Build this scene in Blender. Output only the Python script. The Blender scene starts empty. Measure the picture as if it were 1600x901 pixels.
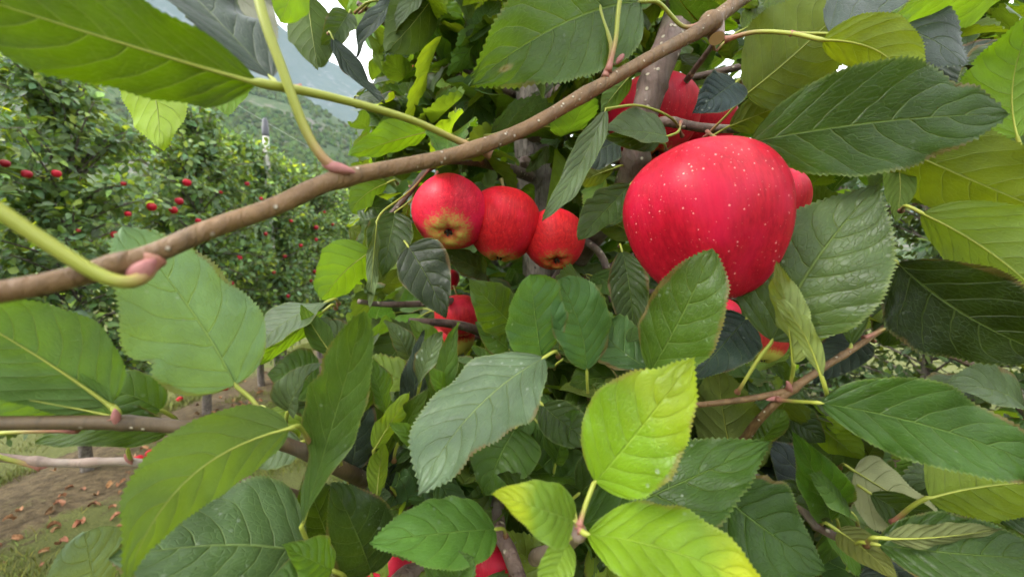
import bpy, math, random
import numpy as np
from mathutils import Vector, Matrix

R = math.radians
random.seed(7)
rng = np.random.default_rng(11)
scene = bpy.context.scene
col = scene.collection

# ------------------------------------------------------------------ camera
FPX, CX, CY = 600.0, 800.0, 450.0
cam_d = bpy.data.cameras.new('camera')
cam = bpy.data.objects.new('camera', cam_d)
col.objects.link(cam)
cam.location = (0, 0, 1.5)
cam.rotation_euler = (R(90 - 3.2), 0, 0)
cam_d.sensor_width = 36
cam_d.lens = 36 * FPX / 1600
cam_d.clip_start = 0.005
cam_d.clip_end = 20000
cam_d.dof.use_dof = True
cam_d.dof.focus_distance = 0.27
cam_d.dof.aperture_fstop = 9.5
scene.camera = cam
CAMP = Vector(cam.location)
CAMR = cam.rotation_euler.to_matrix()

# ------------------------------------------------------------------ world, sun, exposure
SUN_EL, SUN_AZ = 42.0, 248.0          # azimuth clockwise from +Y: over the open alley, to the left and a little behind
w = bpy.data.worlds.new('World')
scene.world = w
w.use_nodes = True
nt = w.node_tree
nt.nodes.clear()
o_ = nt.nodes.new('ShaderNodeOutputWorld')
bg = nt.nodes.new('ShaderNodeBackground')
sky = nt.nodes.new('ShaderNodeTexSky')
sky.sky_type = 'NISHITA'
sky.sun_disc = False
sky.sun_elevation = R(SUN_EL)
sky.sun_rotation = R(SUN_AZ)
sky.air_density = 1.0
sky.dust_density = 3.0
tcw = nt.nodes.new('ShaderNodeTexCoord')
nz = nt.nodes.new('ShaderNodeTexNoise')
nz.inputs['Scale'].default_value = 3.0
nz.inputs['Detail'].default_value = 6.0
rp = nt.nodes.new('ShaderNodeValToRGB')
rp.color_ramp.elements[0].position = 0.30
rp.color_ramp.elements[0].color = (0.55, 0.55, 0.55, 1)
rp.color_ramp.elements[1].position = 0.55
rp.color_ramp.elements[1].color = (1, 1, 1, 1)
mxw = nt.nodes.new('ShaderNodeMix')
mxw.data_type = 'RGBA'
mxw.inputs['B'].default_value = (12.5, 12.8, 13.0, 1)      # bright cloud layer
nt.links.new(tcw.outputs['Generated'], nz.inputs['Vector'])
nt.links.new(nz.outputs['Fac'], rp.inputs['Fac'])
nt.links.new(rp.outputs['Color'], mxw.inputs['Factor'])
nt.links.new(sky.outputs['Color'], mxw.inputs['A'])
nt.links.new(mxw.outputs['Result'], bg.inputs['Color'])
bg.inputs['Strength'].default_value = 0.13
nt.links.new(bg.outputs['Background'], o_.inputs['Surface'])

sl = bpy.data.lights.new('sun', 'SUN')
sl.energy = 1.5
sl.angle = R(16)
sl.color = (1.0, 0.96, 0.9)
sun = bpy.data.objects.new('sun', sl)
col.objects.link(sun)
_sd = Vector((math.sin(R(SUN_AZ)) * math.cos(R(SUN_EL)), math.cos(R(SUN_AZ)) * math.cos(R(SUN_EL)), math.sin(R(SUN_EL))))
sun.rotation_euler = _sd.to_track_quat('Z', 'Y').to_euler()
sun.location = (0, 0, 30)

scene.view_settings.view_transform = 'Standard'
scene.view_settings.look = 'None'
scene.view_settings.gamma = 1.0
scene.view_settings.exposure = 1.5
scene.render.engine = 'CYCLES'
cy = scene.cycles
cy.use_denoising = True
try:
    cy.denoiser = 'OPENIMAGEDENOISE'
except Exception:
    pass
cy.max_bounces = 6
cy.diffuse_bounces = 3
cy.glossy_bounces = 2
cy.transmission_bounces = 4
cy.volume_bounces = 1
cy.transparent_max_bounces = 8
cy.sample_clamp_indirect = 8
cy.use_adaptive_sampling = True
cy.adaptive_threshold = 0.03


# ------------------------------------------------------------------ helpers
def P(x, y, d):
    """world point at photograph position (x, y) and real depth d (metres in front of the camera)"""
    return CAMP + CAMR @ Vector(((x - CX) / FPX * d, -(y - CY) / FPX * d, -d))


def project(p):
    q = CAMR.transposed() @ (Vector(p) - CAMP)
    d = -q.z
    if d < 0.01:
        return None
    return (CX + q.x / d * FPX, CY - q.y / d * FPX, d)


def link(name, data, parent=None):
    o = bpy.data.objects.new(name, data)
    col.objects.link(o)
    if parent is not None:
        o.parent = parent
    return o


def empty(name, loc=(0, 0, 0)):
    o = bpy.data.objects.new(name, None)
    o.empty_display_size = 0.05
    col.objects.link(o)
    o.location = loc
    return o


def tag(o, label=None, cat=None, group=None, kind=None):
    if label: o['label'] = label
    if cat: o['category'] = cat
    if group: o['group'] = group
    if kind: o['kind'] = kind
    return o


def mesh(name, verts, faces, mats=(), uvs=None, midx=None, smooth=True, attr=None):
    me = bpy.data.meshes.new(name)
    me.from_pydata(verts if isinstance(verts, np.ndarray) else [tuple(v) for v in verts], [], faces)
    for m in mats:
        me.materials.append(m)
    if midx is not None:
        me.polygons.foreach_set('material_index', np.asarray(midx, dtype=np.int32))
    if smooth:
        me.polygons.foreach_set('use_smooth', np.ones(len(me.polygons), dtype=bool))
    if uvs is not None:
        lay = me.uv_layers.new(name='UVMap')
        li = np.empty(len(me.loops), dtype=np.int32)
        me.loops.foreach_get('vertex_index', li)
        lay.data.foreach_set('uv', np.asarray(uvs, dtype=np.float32)[li].ravel())
    if attr is not None:
        a = me.attributes.new('tint', 'FLOAT_COLOR', 'POINT')
        a.data.foreach_set('color', np.asarray(attr, dtype=np.float32).ravel())
    me.update()
    return me


def spline(pts, n=8):
    """Catmull-Rom through points given as tuples of any length"""
    pts = [np.asarray(p, dtype=float) for p in pts]
    if len(pts) == 2:
        return [pts[0] + (pts[1] - pts[0]) * t for t in np.linspace(0, 1, n + 1)]
    ext = [2 * pts[0] - pts[1]] + pts + [2 * pts[-1] - pts[-2]]
    out = []
    for i in range(1, len(ext) - 2):
        p0, p1, p2, p3 = ext[i - 1:i + 3]
        for k in range(n):
            t = k / n
            out.append(0.5 * ((2 * p1) + (-p0 + p2) * t + (2 * p0 - 5 * p1 + 4 * p2 - p3) * t * t + (-p0 + 3 * p1 - 3 * p2 + p3) * t ** 3))
    out.append(pts[-1])
    return out


def tube(path, rad, sides=8, cap=True, jit=0.0):
    """path Nx3, rad N -> verts, faces, uvs"""
    path = np.asarray(path, dtype=float)
    rad = np.asarray(rad, dtype=float) * np.ones(len(path))
    tan = np.gradient(path, axis=0)
    tan /= np.linalg.norm(tan, axis=1)[:, None] + 1e-12
    n = np.cross(tan[0], [0.3, 0.9, 0.2])
    if np.linalg.norm(n) < 1e-3:
        n = np.cross(tan[0], [1, 0, 0])
    n /= np.linalg.norm(n)
    V, F, U = [], [], []
    L = 0
    for i in range(len(path)):
        n = n - tan[i] * np.dot(n, tan[i])
        n /= np.linalg.norm(n) + 1e-12
        b = np.cross(tan[i], n)
        if i: L += np.linalg.norm(path[i] - path[i - 1])
        for s in range(sides):
            a = 2 * math.pi * s / sides
            r = rad[i] * (1 + (jit * math.sin(3 * a + 0.9 * i + 2 * math.sin(0.37 * i)) * math.sin(0.53 * i + a) if jit else 0))
            V.append(path[i] + (n * math.cos(a) + b * math.sin(a)) * r)
            U.append((s / sides, L))
    for i in range(len(path) - 1):
        for s in range(sides):
            a, b_ = i * sides + s, i * sides + (s + 1) % sides
            F.append((a, b_, b_ + sides, a + sides))
    if cap:
        F.append(tuple(range(sides))[::-1])
        F.append(tuple(range((len(path) - 1) * sides, len(path) * sides)))
    return V, F, U


class MB:
    def __init__(s):
        s.V, s.F, s.U, s.M = [], [], [], []

    def add(s, V, F, U=None, m=0):
        o = len(s.V)
        s.V += list(V)
        s.F += [tuple(i + o for i in f) for f in F]
        s.U += list(U) if U is not None else [(0, 0)] * len(V)
        s.M += [m] * len(F)

    def build(s, name, mats, parent=None, smooth=True):
        return link(name, mesh(name, s.V, s.F, mats, s.U, s.M, smooth), parent)


# ------------------------------------------------------------------ materials
class N:
    """tiny node-graph writer"""
    def __init__(s, name):
        s.m = bpy.data.materials.new(name)
        s.m.use_nodes = True
        s.t = s.m.node_tree
        s.t.nodes.clear()
        s.out = s.t.nodes.new('ShaderNodeOutputMaterial')

    def n(s, typ, **kw):
        x = s.t.nodes.new('ShaderNode' + typ)
        for k, v in kw.items():
            setattr(x, k, v)
        return x

    def put(s, sock, v):
        if v is None: return
        if hasattr(v, 'is_output'):
            s.t.links.new(v, sock)
        else:
            if sock.type == 'RGBA' and not hasattr(v, '__len__'): v = (v, v, v, 1)
            if sock.type == 'RGBA' and len(v) == 3: v = (*v, 1)
            sock.default_value = v

    def math(s, op, a, b=None, c=None, clamp=False):
        x = s.n('Math', operation=op, use_clamp=clamp)
        for i, v in enumerate((a, b, c)):
            s.put(x.inputs[i], v)
        return x.outputs[0]

    def mix(s, f, a, b, mode='MIX'):
        x = s.n('Mix', data_type='RGBA', blend_type=mode)
        s.put(x.inputs['Factor'], f)
        s.put(x.inputs['A'], a)
        s.put(x.inputs['B'], b)
        return x.outputs['Result']

    def mr(s, v, a, b, c=0.0, d=1.0, smooth=True):
        x = s.n('MapRange', interpolation_type='SMOOTHSTEP' if smooth else 'LINEAR')
        for k, q in zip(('Value', 'From Min', 'From Max', 'To Min', 'To Max'), (v, a, b, c, d)):
            s.put(x.inputs[k], q)
        return x.outputs[0]

    def noise(s, vec, scale, detail=3, rough=0.55, dist=0):
        x = s.n('TexNoise')
        s.put(x.inputs['Vector'], vec)
        x.inputs['Scale'].default_value = scale
        x.inputs['Detail'].default_value = detail
        x.inputs['Roughness'].default_value = rough
        x.inputs['Distortion'].default_value = dist
        return x.outputs['Fac']

    def vor(s, vec, scale, feature='F1', rand=1.0):
        x = s.n('TexVoronoi', feature=feature)
        s.put(x.inputs['Vector'], vec)
        x.inputs['Scale'].default_value = scale
        x.inputs['Randomness'].default_value = rand
        return x

    def mapping(s, vec, scale=(1, 1, 1), loc=None):
        x = s.n('Mapping')
        s.put(x.inputs['Vector'], vec)
        x.inputs['Scale'].default_value = scale
        if loc is not None: s.put(x.inputs['Location'], loc)
        return x.outputs[0]

    def bump(s, h, strength=0.3, dist=0.001, normal=None):
        x = s.n('Bump')
        x.inputs['Strength'].default_value = strength
        x.inputs['Distance'].default_value = dist
        s.put(x.inputs['Height'], h)
        if normal is not None: s.put(x.inputs['Normal'], normal)
        return x.outputs[0]

    def bsdf(s, base, rough=0.5, normal=None, spec=0.5, **kw):
        x = s.n('BsdfPrincipled')
        s.put(x.inputs['Base Color'], base)
        s.put(x.inputs['Roughness'], rough)
        s.put(x.inputs['Specular IOR Level'], spec)
        if normal is not None: s.put(x.inputs['Normal'], normal)
        for k, v in kw.items():
            s.put(x.inputs[k.replace('_', ' ')], v)
        return x.outputs[0]

    def done(s, sh):
        s.t.links.new(sh, s.out.inputs['Surface'])
        return s.m


def leaf_material(name, fine=True, spot=None, tint=False):
    g = N(name)
    oi = g.n('ObjectInfo')
    geo = g.n('NewGeometry')
    colr = oi.outputs['Color']
    rnd = oi.outputs['Random']
    tc = g.n('TexCoord')
    uv = g.n('SeparateXYZ')
    g.put(uv.inputs[0], tc.outputs['UV'])
    u = uv.outputs[0]
    v = g.math('MULTIPLY', g.math('SUBTRACT', uv.outputs[1], 0.5), 2.0)
    a = g.math('ABSOLUTE', v)
    back = geo.outputs['Backfacing']
    obj = tc.outputs['Object']
    if fine:
        dn = g.noise(obj, 60, 2)
        off = g.math('MULTIPLY', g.math('SUBTRACT', dn, 0.5), 0.06)
        mid = g.mr(g.math('ADD', a, g.math('MULTIPLY', u, 0.012)), 0.012, 0.034, 1, 0)
        curve = g.math('MULTIPLY', g.math('POWER', a, 1.25), 0.27)
        s0 = g.math('ADD', g.math('SUBTRACT', u, curve), off)
        sg = g.math('MULTIPLY', g.math('SIGN', v), 0.25)
        ph = g.math('ADD', g.math('MULTIPLY', s0, g.math('MULTIPLY_ADD', rnd, 3.2, 5.8)), sg)
        ph = g.math('ADD', ph, g.math('MULTIPLY', rnd, 3.0))
        fr = g.math('ABSOLUTE', g.math('SUBTRACT', g.math('FRACT', ph), 0.5))
        lat = g.mr(fr, g.math('ADD', 0.450, g.math('MULTIPLY', a, 0.03)), 0.492)
        lat = g.math('MULTIPLY', lat, g.mr(a, 0.75, 1.0, 1, 0.0))
        cmb = g.n('CombineXYZ')
        g.put(cmb.inputs[0], g.math('MULTIPLY', s0, 1.9))
        g.put(cmb.inputs[1], v)
        g.put(cmb.inputs[2], g.math('MULTIPLY', rnd, 9))
        ve = g.vor(cmb.outputs[0], 11, 'DISTANCE_TO_EDGE')
        ret = g.mr(ve.outputs['Distance'], 0.0, 0.09, 1, 0)
        vein = g.math('MAXIMUM', g.math('MULTIPLY', mid, 1.0), g.math('MULTIPLY', lat, 0.72))
        vein = g.math('MAXIMUM', vein, g.math('MULTIPLY', ret, 0.16))
        quilt = g.math('SUBTRACT', 1.0, g.math('MULTIPLY', fr, fr))
        h = g.math('SUBTRACT', g.math('MULTIPLY', quilt, 1.2), g.math('ADD', g.math('MULTIPLY', g.math('MAXIMUM', mid, lat), 0.55), g.math('MULTIPLY', ret, 0.07)))
        h = g.math('ADD', h, g.math('MULTIPLY', g.noise(obj, 160, 3), 0.35))
        nrm = g.bump(h, 0.8, 0.0018)
    else:
        vein = g.mr(a, 0.03, 0.10, 0.6, 0)
        nrm = None
    var = g.mr(g.noise(obj, 38, 3), 0.25, 0.75, 0.78, 1.22)
    if fine and not tint:
        base = colr
    else:
        at = g.n('Attribute', attribute_name='tint')
        base = g.mix(1.0, colr, at.outputs['Color'], 'MULTIPLY')
    if fine:     # yellowing blade: amount sits in the object's alpha
        yel = g.math('MULTIPLY', g.math('SUBTRACT', 1.0, oi.outputs['Alpha']), g.mr(g.math('ADD', u, g.math('MULTIPLY', g.math('SUBTRACT', g.noise(obj, 30, 3), 0.5), 1.1)), 0.45, 0.85))
        base = g.mix(yel, base, (0.40, 0.44, 0.015))
    vv = g.n('CombineXYZ')
    for i in range(3): g.put(vv.inputs[i], var)
    base = g.mix(1.0, base, vv.outputs[0], 'MULTIPLY')
    top = g.mix(g.math('MULTIPLY', vein, 0.85), base, g.mix(0.42, g.mix(1.0, base, (2.5, 2.2, 1.6), 'MULTIPLY'), (0.22, 0.30, 0.09)))
    und = g.mix(0.14, g.mix(1.0, base, (1.5, 1.45, 1.3), 'MULTIPLY'), (0.18, 0.22, 0.08))
    und = g.mix(g.math('MULTIPLY', vein, 0.55), und, (0.30, 0.36, 0.11))
    if fine:
        # pale dust specks and small blemishes lying on the blade
        sp = g.vor(g.mapping(obj, (1, 1, 1), None), 190, 'F1')
        spk = g.mr(sp.outputs['Distance'], 0.10, 0.20, 1, 0)
        gate = g.mr(g.noise(obj, 24, 2), 0.52, 0.66)
        spk = g.math('MULTIPLY', spk, gate)
        top = g.mix(g.math('MULTIPLY', spk, 0.55), top, (0.42, 0.46, 0.36))
        edge = g.mr(a, 0.93, 1.0)
        top = g.mix(g.math('MULTIPLY', edge, 0.35), top, (0.30, 0.36, 0.10))
        # browned margins and small rusty blemishes here and there
        bl = g.math('ADD', g.math('MULTIPLY', g.mr(a, 0.70, 1.0), 0.22), g.noise(g.mapping(obj, (1, 1, 1)), 17, 4, 0.65))
        bl = g.mr(bl, 0.72, 0.80)
        top = g.mix(g.math('MULTIPLY', bl, 0.7), top, (0.16, 0.085, 0.03))
    if spot:
        du = g.math('SUBTRACT', u, spot[0])
        dv = g.math('MULTIPLY', g.math('SUBTRACT', v, spot[1]), 0.35)
        dd = g.math('SQRT', g.math('ADD', g.math('MULTIPLY', du, du), g.math('MULTIPLY', dv, dv)))
        dd = g.math('ADD', dd, g.math('MULTIPLY', g.math('SUBTRACT', g.noise(obj, 300, 2), 0.5), 0.03))
        sp2 = g.mr(dd, 0.02, 0.05, 1, 0)
        top = g.mix(g.math('MULTIPLY', sp2, 0.85), top, (0.34, 0.22, 0.12))
        sp3 = g.mr(dd, 0.006, 0.02, 1, 0)
        top = g.mix(g.math('MULTIPLY', sp3, 0.8), top, (0.20, 0.07, 0.02))
    bc = g.mix(back, top, und)
    rough = g.mr(back, 0, 1, 0.38, 0.70, smooth=False)
    pr = g.bsdf(bc, rough, nrm, 0.30)
    tr = g.n('BsdfTranslucent')
    # waxy grey-green blades let less light through than thin fresh ones
    sc_ = g.n('SeparateColor')
    g.put(sc_.inputs[0], base)
    thin = g.math('POWER', g.math('SUBTRACT', 1.0, g.math('DIVIDE', sc_.outputs[2], sc_.outputs[1]), clamp=True), 2.8)
    thv = g.n('CombineXYZ')
    for i, q in enumerate((4.3, 3.7, 0.5)): g.put(thv.inputs[i], g.math('MULTIPLY', thin, q))
    tcol = g.mix(g.math('MULTIPLY', vein, g.math('MULTIPLY', thin, 0.35)), g.mix(1.0, base, thv.outputs[0], 'MULTIPLY'), (0.40, 0.50, 0.10))
    g.put(tr.inputs['Color'], tcol)
    if nrm is not None: g.put(tr.inputs['Normal'], nrm)
    ms = g.n('MixShader')
    ms.inputs[0].default_value = 0.42
    g.put(ms.inputs[1], pr)
    g.put(ms.inputs[2], tr.outputs[0])
    return g.done(ms.outputs[0])


M = {}
M['leaf'] = leaf_material('leaf_blade')
M['leaf_mass'] = leaf_material('leaf_blade_in_the_crown', tint=True)
M['leaf_rust'] = leaf_material('leaf_blade_with_rust_spot', spot=(0.83, 0.28))
M['foliage'] = leaf_material('far_leaf', fine=False)


def petiole_material():
    g = N('petiole')
    tc = g.n('TexCoord')
    uv = g.n('SeparateXYZ')
    g.put(uv.inputs[0], tc.outputs['UV'])
    # v (uv.y) runs from 0 at the blade to 1 at the twig, where the stalk reddens
    f = g.mr(uv.outputs[1], 0.50, 0.96)
    c = g.mix(f, (0.29, 0.30, 0.040), (0.34, 0.09, 0.10))
    c = g.mix(g.math('MULTIPLY', g.noise(tc.outputs['Object'], 120, 2), 0.4), c, (0.22, 0.27, 0.05))
    return g.done(g.bsdf(c, 0.5, None, 0.4))


M['petiole'] = petiole_material()


def bark_material(name, c1, c2, lent=(0.55, 0.47, 0.36), ls=130, lth=0.22, streak=(40, 40, 8), bs=0.5, bd=0.0012, rough=0.6, gate_lo=0.45, patch=(0.23, 0.20, 0.165)):
    g = N(name)
    tc = g.n('TexCoord')
    ob = tc.outputs['Object']
    n1 = g.noise(g.mapping(ob, (1, 1, 1)), 45, 4, 0.6)
    n2 = g.noise(g.mapping(ob, streak), 6, 4, 0.65, 0.4)
    c = g.mix(g.mr(n1, 0.3, 0.7), c1, c2)
    c = g.mix(g.mr(n2, 0.45, 0.75, 0, 0.6), c, tuple(x * 0.45 for x in c1))
    c = g.mix(g.mr(g.noise(ob, 26, 3, 0.6, 0.5), 0.52, 0.70, 0, 0.55), c, patch)
    vo = g.vor(ob, ls)
    le = g.mr(vo.outputs['Distance'], lth * 0.5, lth, 1, 0)
    le = g.math('MULTIPLY', le, g.mr(vo.outputs['Color'], gate_lo, gate_lo + 0.1))
    c = g.mix(g.math('MULTIPLY', le, 0.85), c, lent)
    h = g.math('ADD', g.math('MULTIPLY', n2, 0.9), g.math('ADD', g.math('MULTIPLY', le, 0.5), g.math('MULTIPLY', n1, 0.4)))
    return g.done(g.bsdf(c, rough, g.bump(h, bs, bd), 0.4))


M['twig'] = bark_material('young_brown_bark', (0.125, 0.066, 0.026), (0.195, 0.110, 0.048), ls=280, lth=0.24, gate_lo=0.48, bs=1.0, bd=0.0022, patch=(0.20, 0.165, 0.115))
M['twig_dark'] = bark_material('olive_brown_bark', (0.060, 0.038, 0.018), (0.105, 0.068, 0.032), ls=260, lth=0.2, gate_lo=0.5)
M['twig_grey'] = bark_material('grey_twig_bark', (0.20, 0.13, 0.10), (0.30, 0.22, 0.17), ls=170, lth=0.2)
M['limb'] = bark_material('limb_bark', (0.10, 0.060, 0.048), (0.20, 0.13, 0.105), ls=120, lth=0.24, bs=0.9, bd=0.0025, gate_lo=0.3)
M['trunk'] = bark_material('trunk_bark', (0.085, 0.068, 0.055), (0.24, 0.205, 0.175), ls=60, lth=0.14, streak=(30, 30, 5), bs=1.0, bd=0.010, lent=(0.05, 0.04, 0.03), rough=0.8)
M['oldbark'] = bark_material('old_orchard_bark', (0.075, 0.058, 0.045), (0.17, 0.14, 0.115), ls=40, lth=0.1, streak=(20, 20, 4), bs=1.0, bd=0.006, rough=0.85)
M['cutwood'] = N('cut_wood')
_g = M['cutwood']
M['cutwood'] = _g.done(_g.bsdf(_g.mix(_g.noise(_g.n('TexCoord').outputs['Object'], 90), (0.52, 0.36, 0.18), (0.66, 0.52, 0.30)), 0.7))


def apple_material(name, sc, wt, gate):
    g = N(name)
    tc = g.n('TexCoord')
    ob = tc.outputs['Object']       # unit-radius apple space: z up to the stalk
    oi = g.n('ObjectInfo')
    sx = g.n('SeparateXYZ')
    g.put(sx.inputs[0], ob)
    # meridian streaks: noise stretched along z
    st = g.noise(g.mapping(ob, (7, 7, 0.9)), 2.2, 5, 0.65, 0.2)
    st2 = g.noise(g.mapping(ob, (22, 22, 1.6)), 2.0, 3, 0.6)
    big = g.noise(ob, 1.3, 2)
    f = g.math('ADD', g.math('MULTIPLY', st, 0.7), g.math('MULTIPLY', st2, 0.35))
    red = g.mix(g.mr(f, 0.35, 0.75), (0.36, 0.004, 0.014), (0.60, 0.016, 0.026))
    red = g.mix(g.mr(big, 0.45, 0.70, 0, 0.6), red, (0.62, 0.010, 0.045))
    red = g.mix(1.0, red, oi.outputs['Color'], 'MULTIPLY')
    # greenish yellow ground colour round the calyx where the fruit ripens last
    zz = g.math('ADD', sx.outputs[2], g.math('MULTIPLY', g.math('SUBTRACT', st, 0.5), 0.5))
    amt = g.math('SUBTRACT', 1.0, oi.outputs['Alpha'])
    lo = g.math('ADD', -1.02, g.math('MULTIPLY', amt, 0.95))
    gr = g.mr(zz, g.math('SUBTRACT', lo, 0.16), g.math('ADD', lo, 0.14), 1, 0)
    c = g.mix(g.math('MULTIPLY', gr, 0.9), red, (0.50, 0.50, 0.09))
    gt = g.mr(g.math('SQRT', g.math('ADD', g.math('MULTIPLY', sx.outputs[0], sx.outputs[0]), g.math('MULTIPLY', sx.outputs[1], sx.outputs[1]))), 0.10, 0.34, 1, 0)
    gt = g.math('MULTIPLY', gt, g.math('GREATER_THAN', sx.outputs[2], 0))
    c = g.mix(g.math('MULTIPLY', gt, 0.6), c, (0.36, 0.28, 0.06))
    # pale lenticels
    vo = g.vor(ob, sc)
    vs_ = g.n('SeparateColor')
    g.put(vs_.inputs[0], vo.outputs['Color'])
    rs_ = g.math('MULTIPLY_ADD', vs_.outputs[1], 0.10, 0.09)
    d = g.mr(vo.outputs['Distance'], g.math('MULTIPLY', rs_, 0.5), rs_, 1, 0)
    d = g.math('MULTIPLY', d, g.mr(vo.outputs['Color'], gate, gate + 0.12))
    c = g.mix(g.math('MULTIPLY', d, wt), c, (0.85, 0.42, 0.36))
    vo2 = g.vor(ob, 24)
    d2 = g.mr(vo2.outputs['Distance'], 0.06, 0.16, 1, 0)
    d2 = g.math('MULTIPLY', d2, g.mr(vo2.outputs['Color'], 0.55, 0.7))
    c = g.mix(g.math('MULTIPLY', d2, 0.35), c, (0.80, 0.50, 0.36))
    ro = g.mr(g.noise(ob, 6, 3), 0.3, 0.7, 0.40, 0.52)
    return g.done(g.bsdf(c, ro, g.bump(g.noise(ob, 40, 2), 0.04, 0.01), 0.20))


M['apple'] = apple_material('apple_skin', 13.0, 0.28, 0.4)
M['apple_speckled'] = apple_material('speckled_apple_skin', 11.5, 0.52, 0.08)
_g = N('dry_calyx')
M['calyx'] = _g.done(_g.bsdf((0.05, 0.035, 0.02), 0.8))
_g = N('apple_stalk')
M['stalk'] = _g.done(_g.bsdf(_g.mix(_g.noise(_g.n('TexCoord').outputs['Object'], 60), (0.16, 0.10, 0.04), (0.28, 0.26, 0.08)), 0.6))


# ------------------------------------------------------------------ leaf geometry
def half_width(u, k1=0.55, k2=0.80):
    pk = k1 / (k1 + k2)
    return (u ** k1) * ((1 - u) ** k2) / ((pk ** k1) * ((1 - pk) ** k2))


def leaf_sheet(nu, nv, L, W, bez, nfun, fold, wav, wfreq, teeth, seed, cup=0.0, crinkle=0.0, k1=0.55, k2=0.8, irreg=0.05):
    """blade along the quadratic curve bez(u)->(pos,tan); nfun(u)->top normal; returns V,F,U (top normal side = front)"""
    r = random.Random(seed)
    ph = [r.uniform(0, 6.28) for _ in range(6)]
    V, F, U = [], [], []
    lob = [r.uniform(0.35, 1.25) for _ in range(nu + 1)]
    irr = [[r.uniform(-1, 1) for _ in range(6)] for _ in range(2)]
    asym = r.uniform(-0.09, 0.09)
    bite = (r.uniform(.3, .85), r.choice((-1, 1)), r.uniform(.05, .22) if r.random() < .35 else 0.0)
    for i in range(nu + 1):
        u = i / nu
        ue = min(max(u, 0.0), 1.0)
        p, t = bez(ue)
        n = nfun(ue)
        n = n - t * n.dot(t)
        n.normalize()
        b = n.cross(t)      # v>0 side
        hw = W * 0.5 * (half_width(ue, k1, k2) if 0 < ue < 1 else 0.0)
        hw *= 1 + 0.05 * math.sin(9 * ue + ph[5]) * ue
        for j in range(nv + 1):
            v = -1 + 2 * j / nv
            av = abs(v)
            sd_ = irr[0] if v > 0 else irr[1]
            hh = hw * (1 + (asym if v > 0 else -asym) + irreg * (sd_[0] * math.sin(7 * ue + 3 * sd_[1]) + 0.7 * sd_[2] * math.sin(15 * ue + 3 * sd_[3]) + 0.5 * sd_[4] * math.sin(31 * ue + 3 * sd_[5])))
            if v * bite[1] > 0 and bite[2]: hh *= 1 - bite[2] * math.exp(-((ue - bite[0]) / 0.045) ** 2)
            hb = hh
            sh = 0.0
            if teeth and av == 1 and 0.05 < ue < 0.985:
                if i % 2: hh = hb + teeth * lob[i] * W * 0.5; sh = 0.6 * L / nu
                else: hh = hb - teeth * 0.4 * W * 0.5
            side_ph = ph[0] if v > 0 else ph[1]
            z = fold * av * hh
            z += cup * hh * av * av
            z += wav * L * (av ** 2) * (math.sin(wfreq * 6.28 * ue + side_ph) + 0.45 * math.sin(wfreq * 15 * ue + 2 * side_ph)) * min(1, 4 * ue)
            if crinkle:
                z += crinkle * L * (math.sin(21 * ue - 6 * av + ph[2] + (1.3 if v > 0 else 0)) * av * (1.25 - av) + 0.5 * math.sin(11 * v + 13 * ue + ph[3]) * 0.5 * av)
            V.append(p + b * (v * hh) + n * z + t * sh)
            U.append((ue, v * 0.5 + 0.5))
    for i in range(nu):
        for j in range(nv):
            a = i * (nv + 1) + j
            F.append((a, a + nv + 1, a + nv + 2, a + 1))
    return V, F, U


def bez_fun(B, T, C):
    def f(u):
        p = B * (1 - u) ** 2 + C * (2 * u * (1 - u)) + T * u ** 2
        t = (C - B) * (2 * (1 - u)) + (T - C) * (2 * u)
        return p, t.normalized()
    return f


GREEN = {
    'd': (0.030, 0.066, 0.018), 'm': (0.045, 0.098, 0.020), 'g': (0.062, 0.140, 0.024), 's': (0.090, 0.155, 0.060),
    'b': (0.044, 0.076, 0.046), 'y': (0.150, 0.270, 0.018), 'o': (0.075, 0.125, 0.014), 'f': (0.085, 0.190, 0.018),
}


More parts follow.
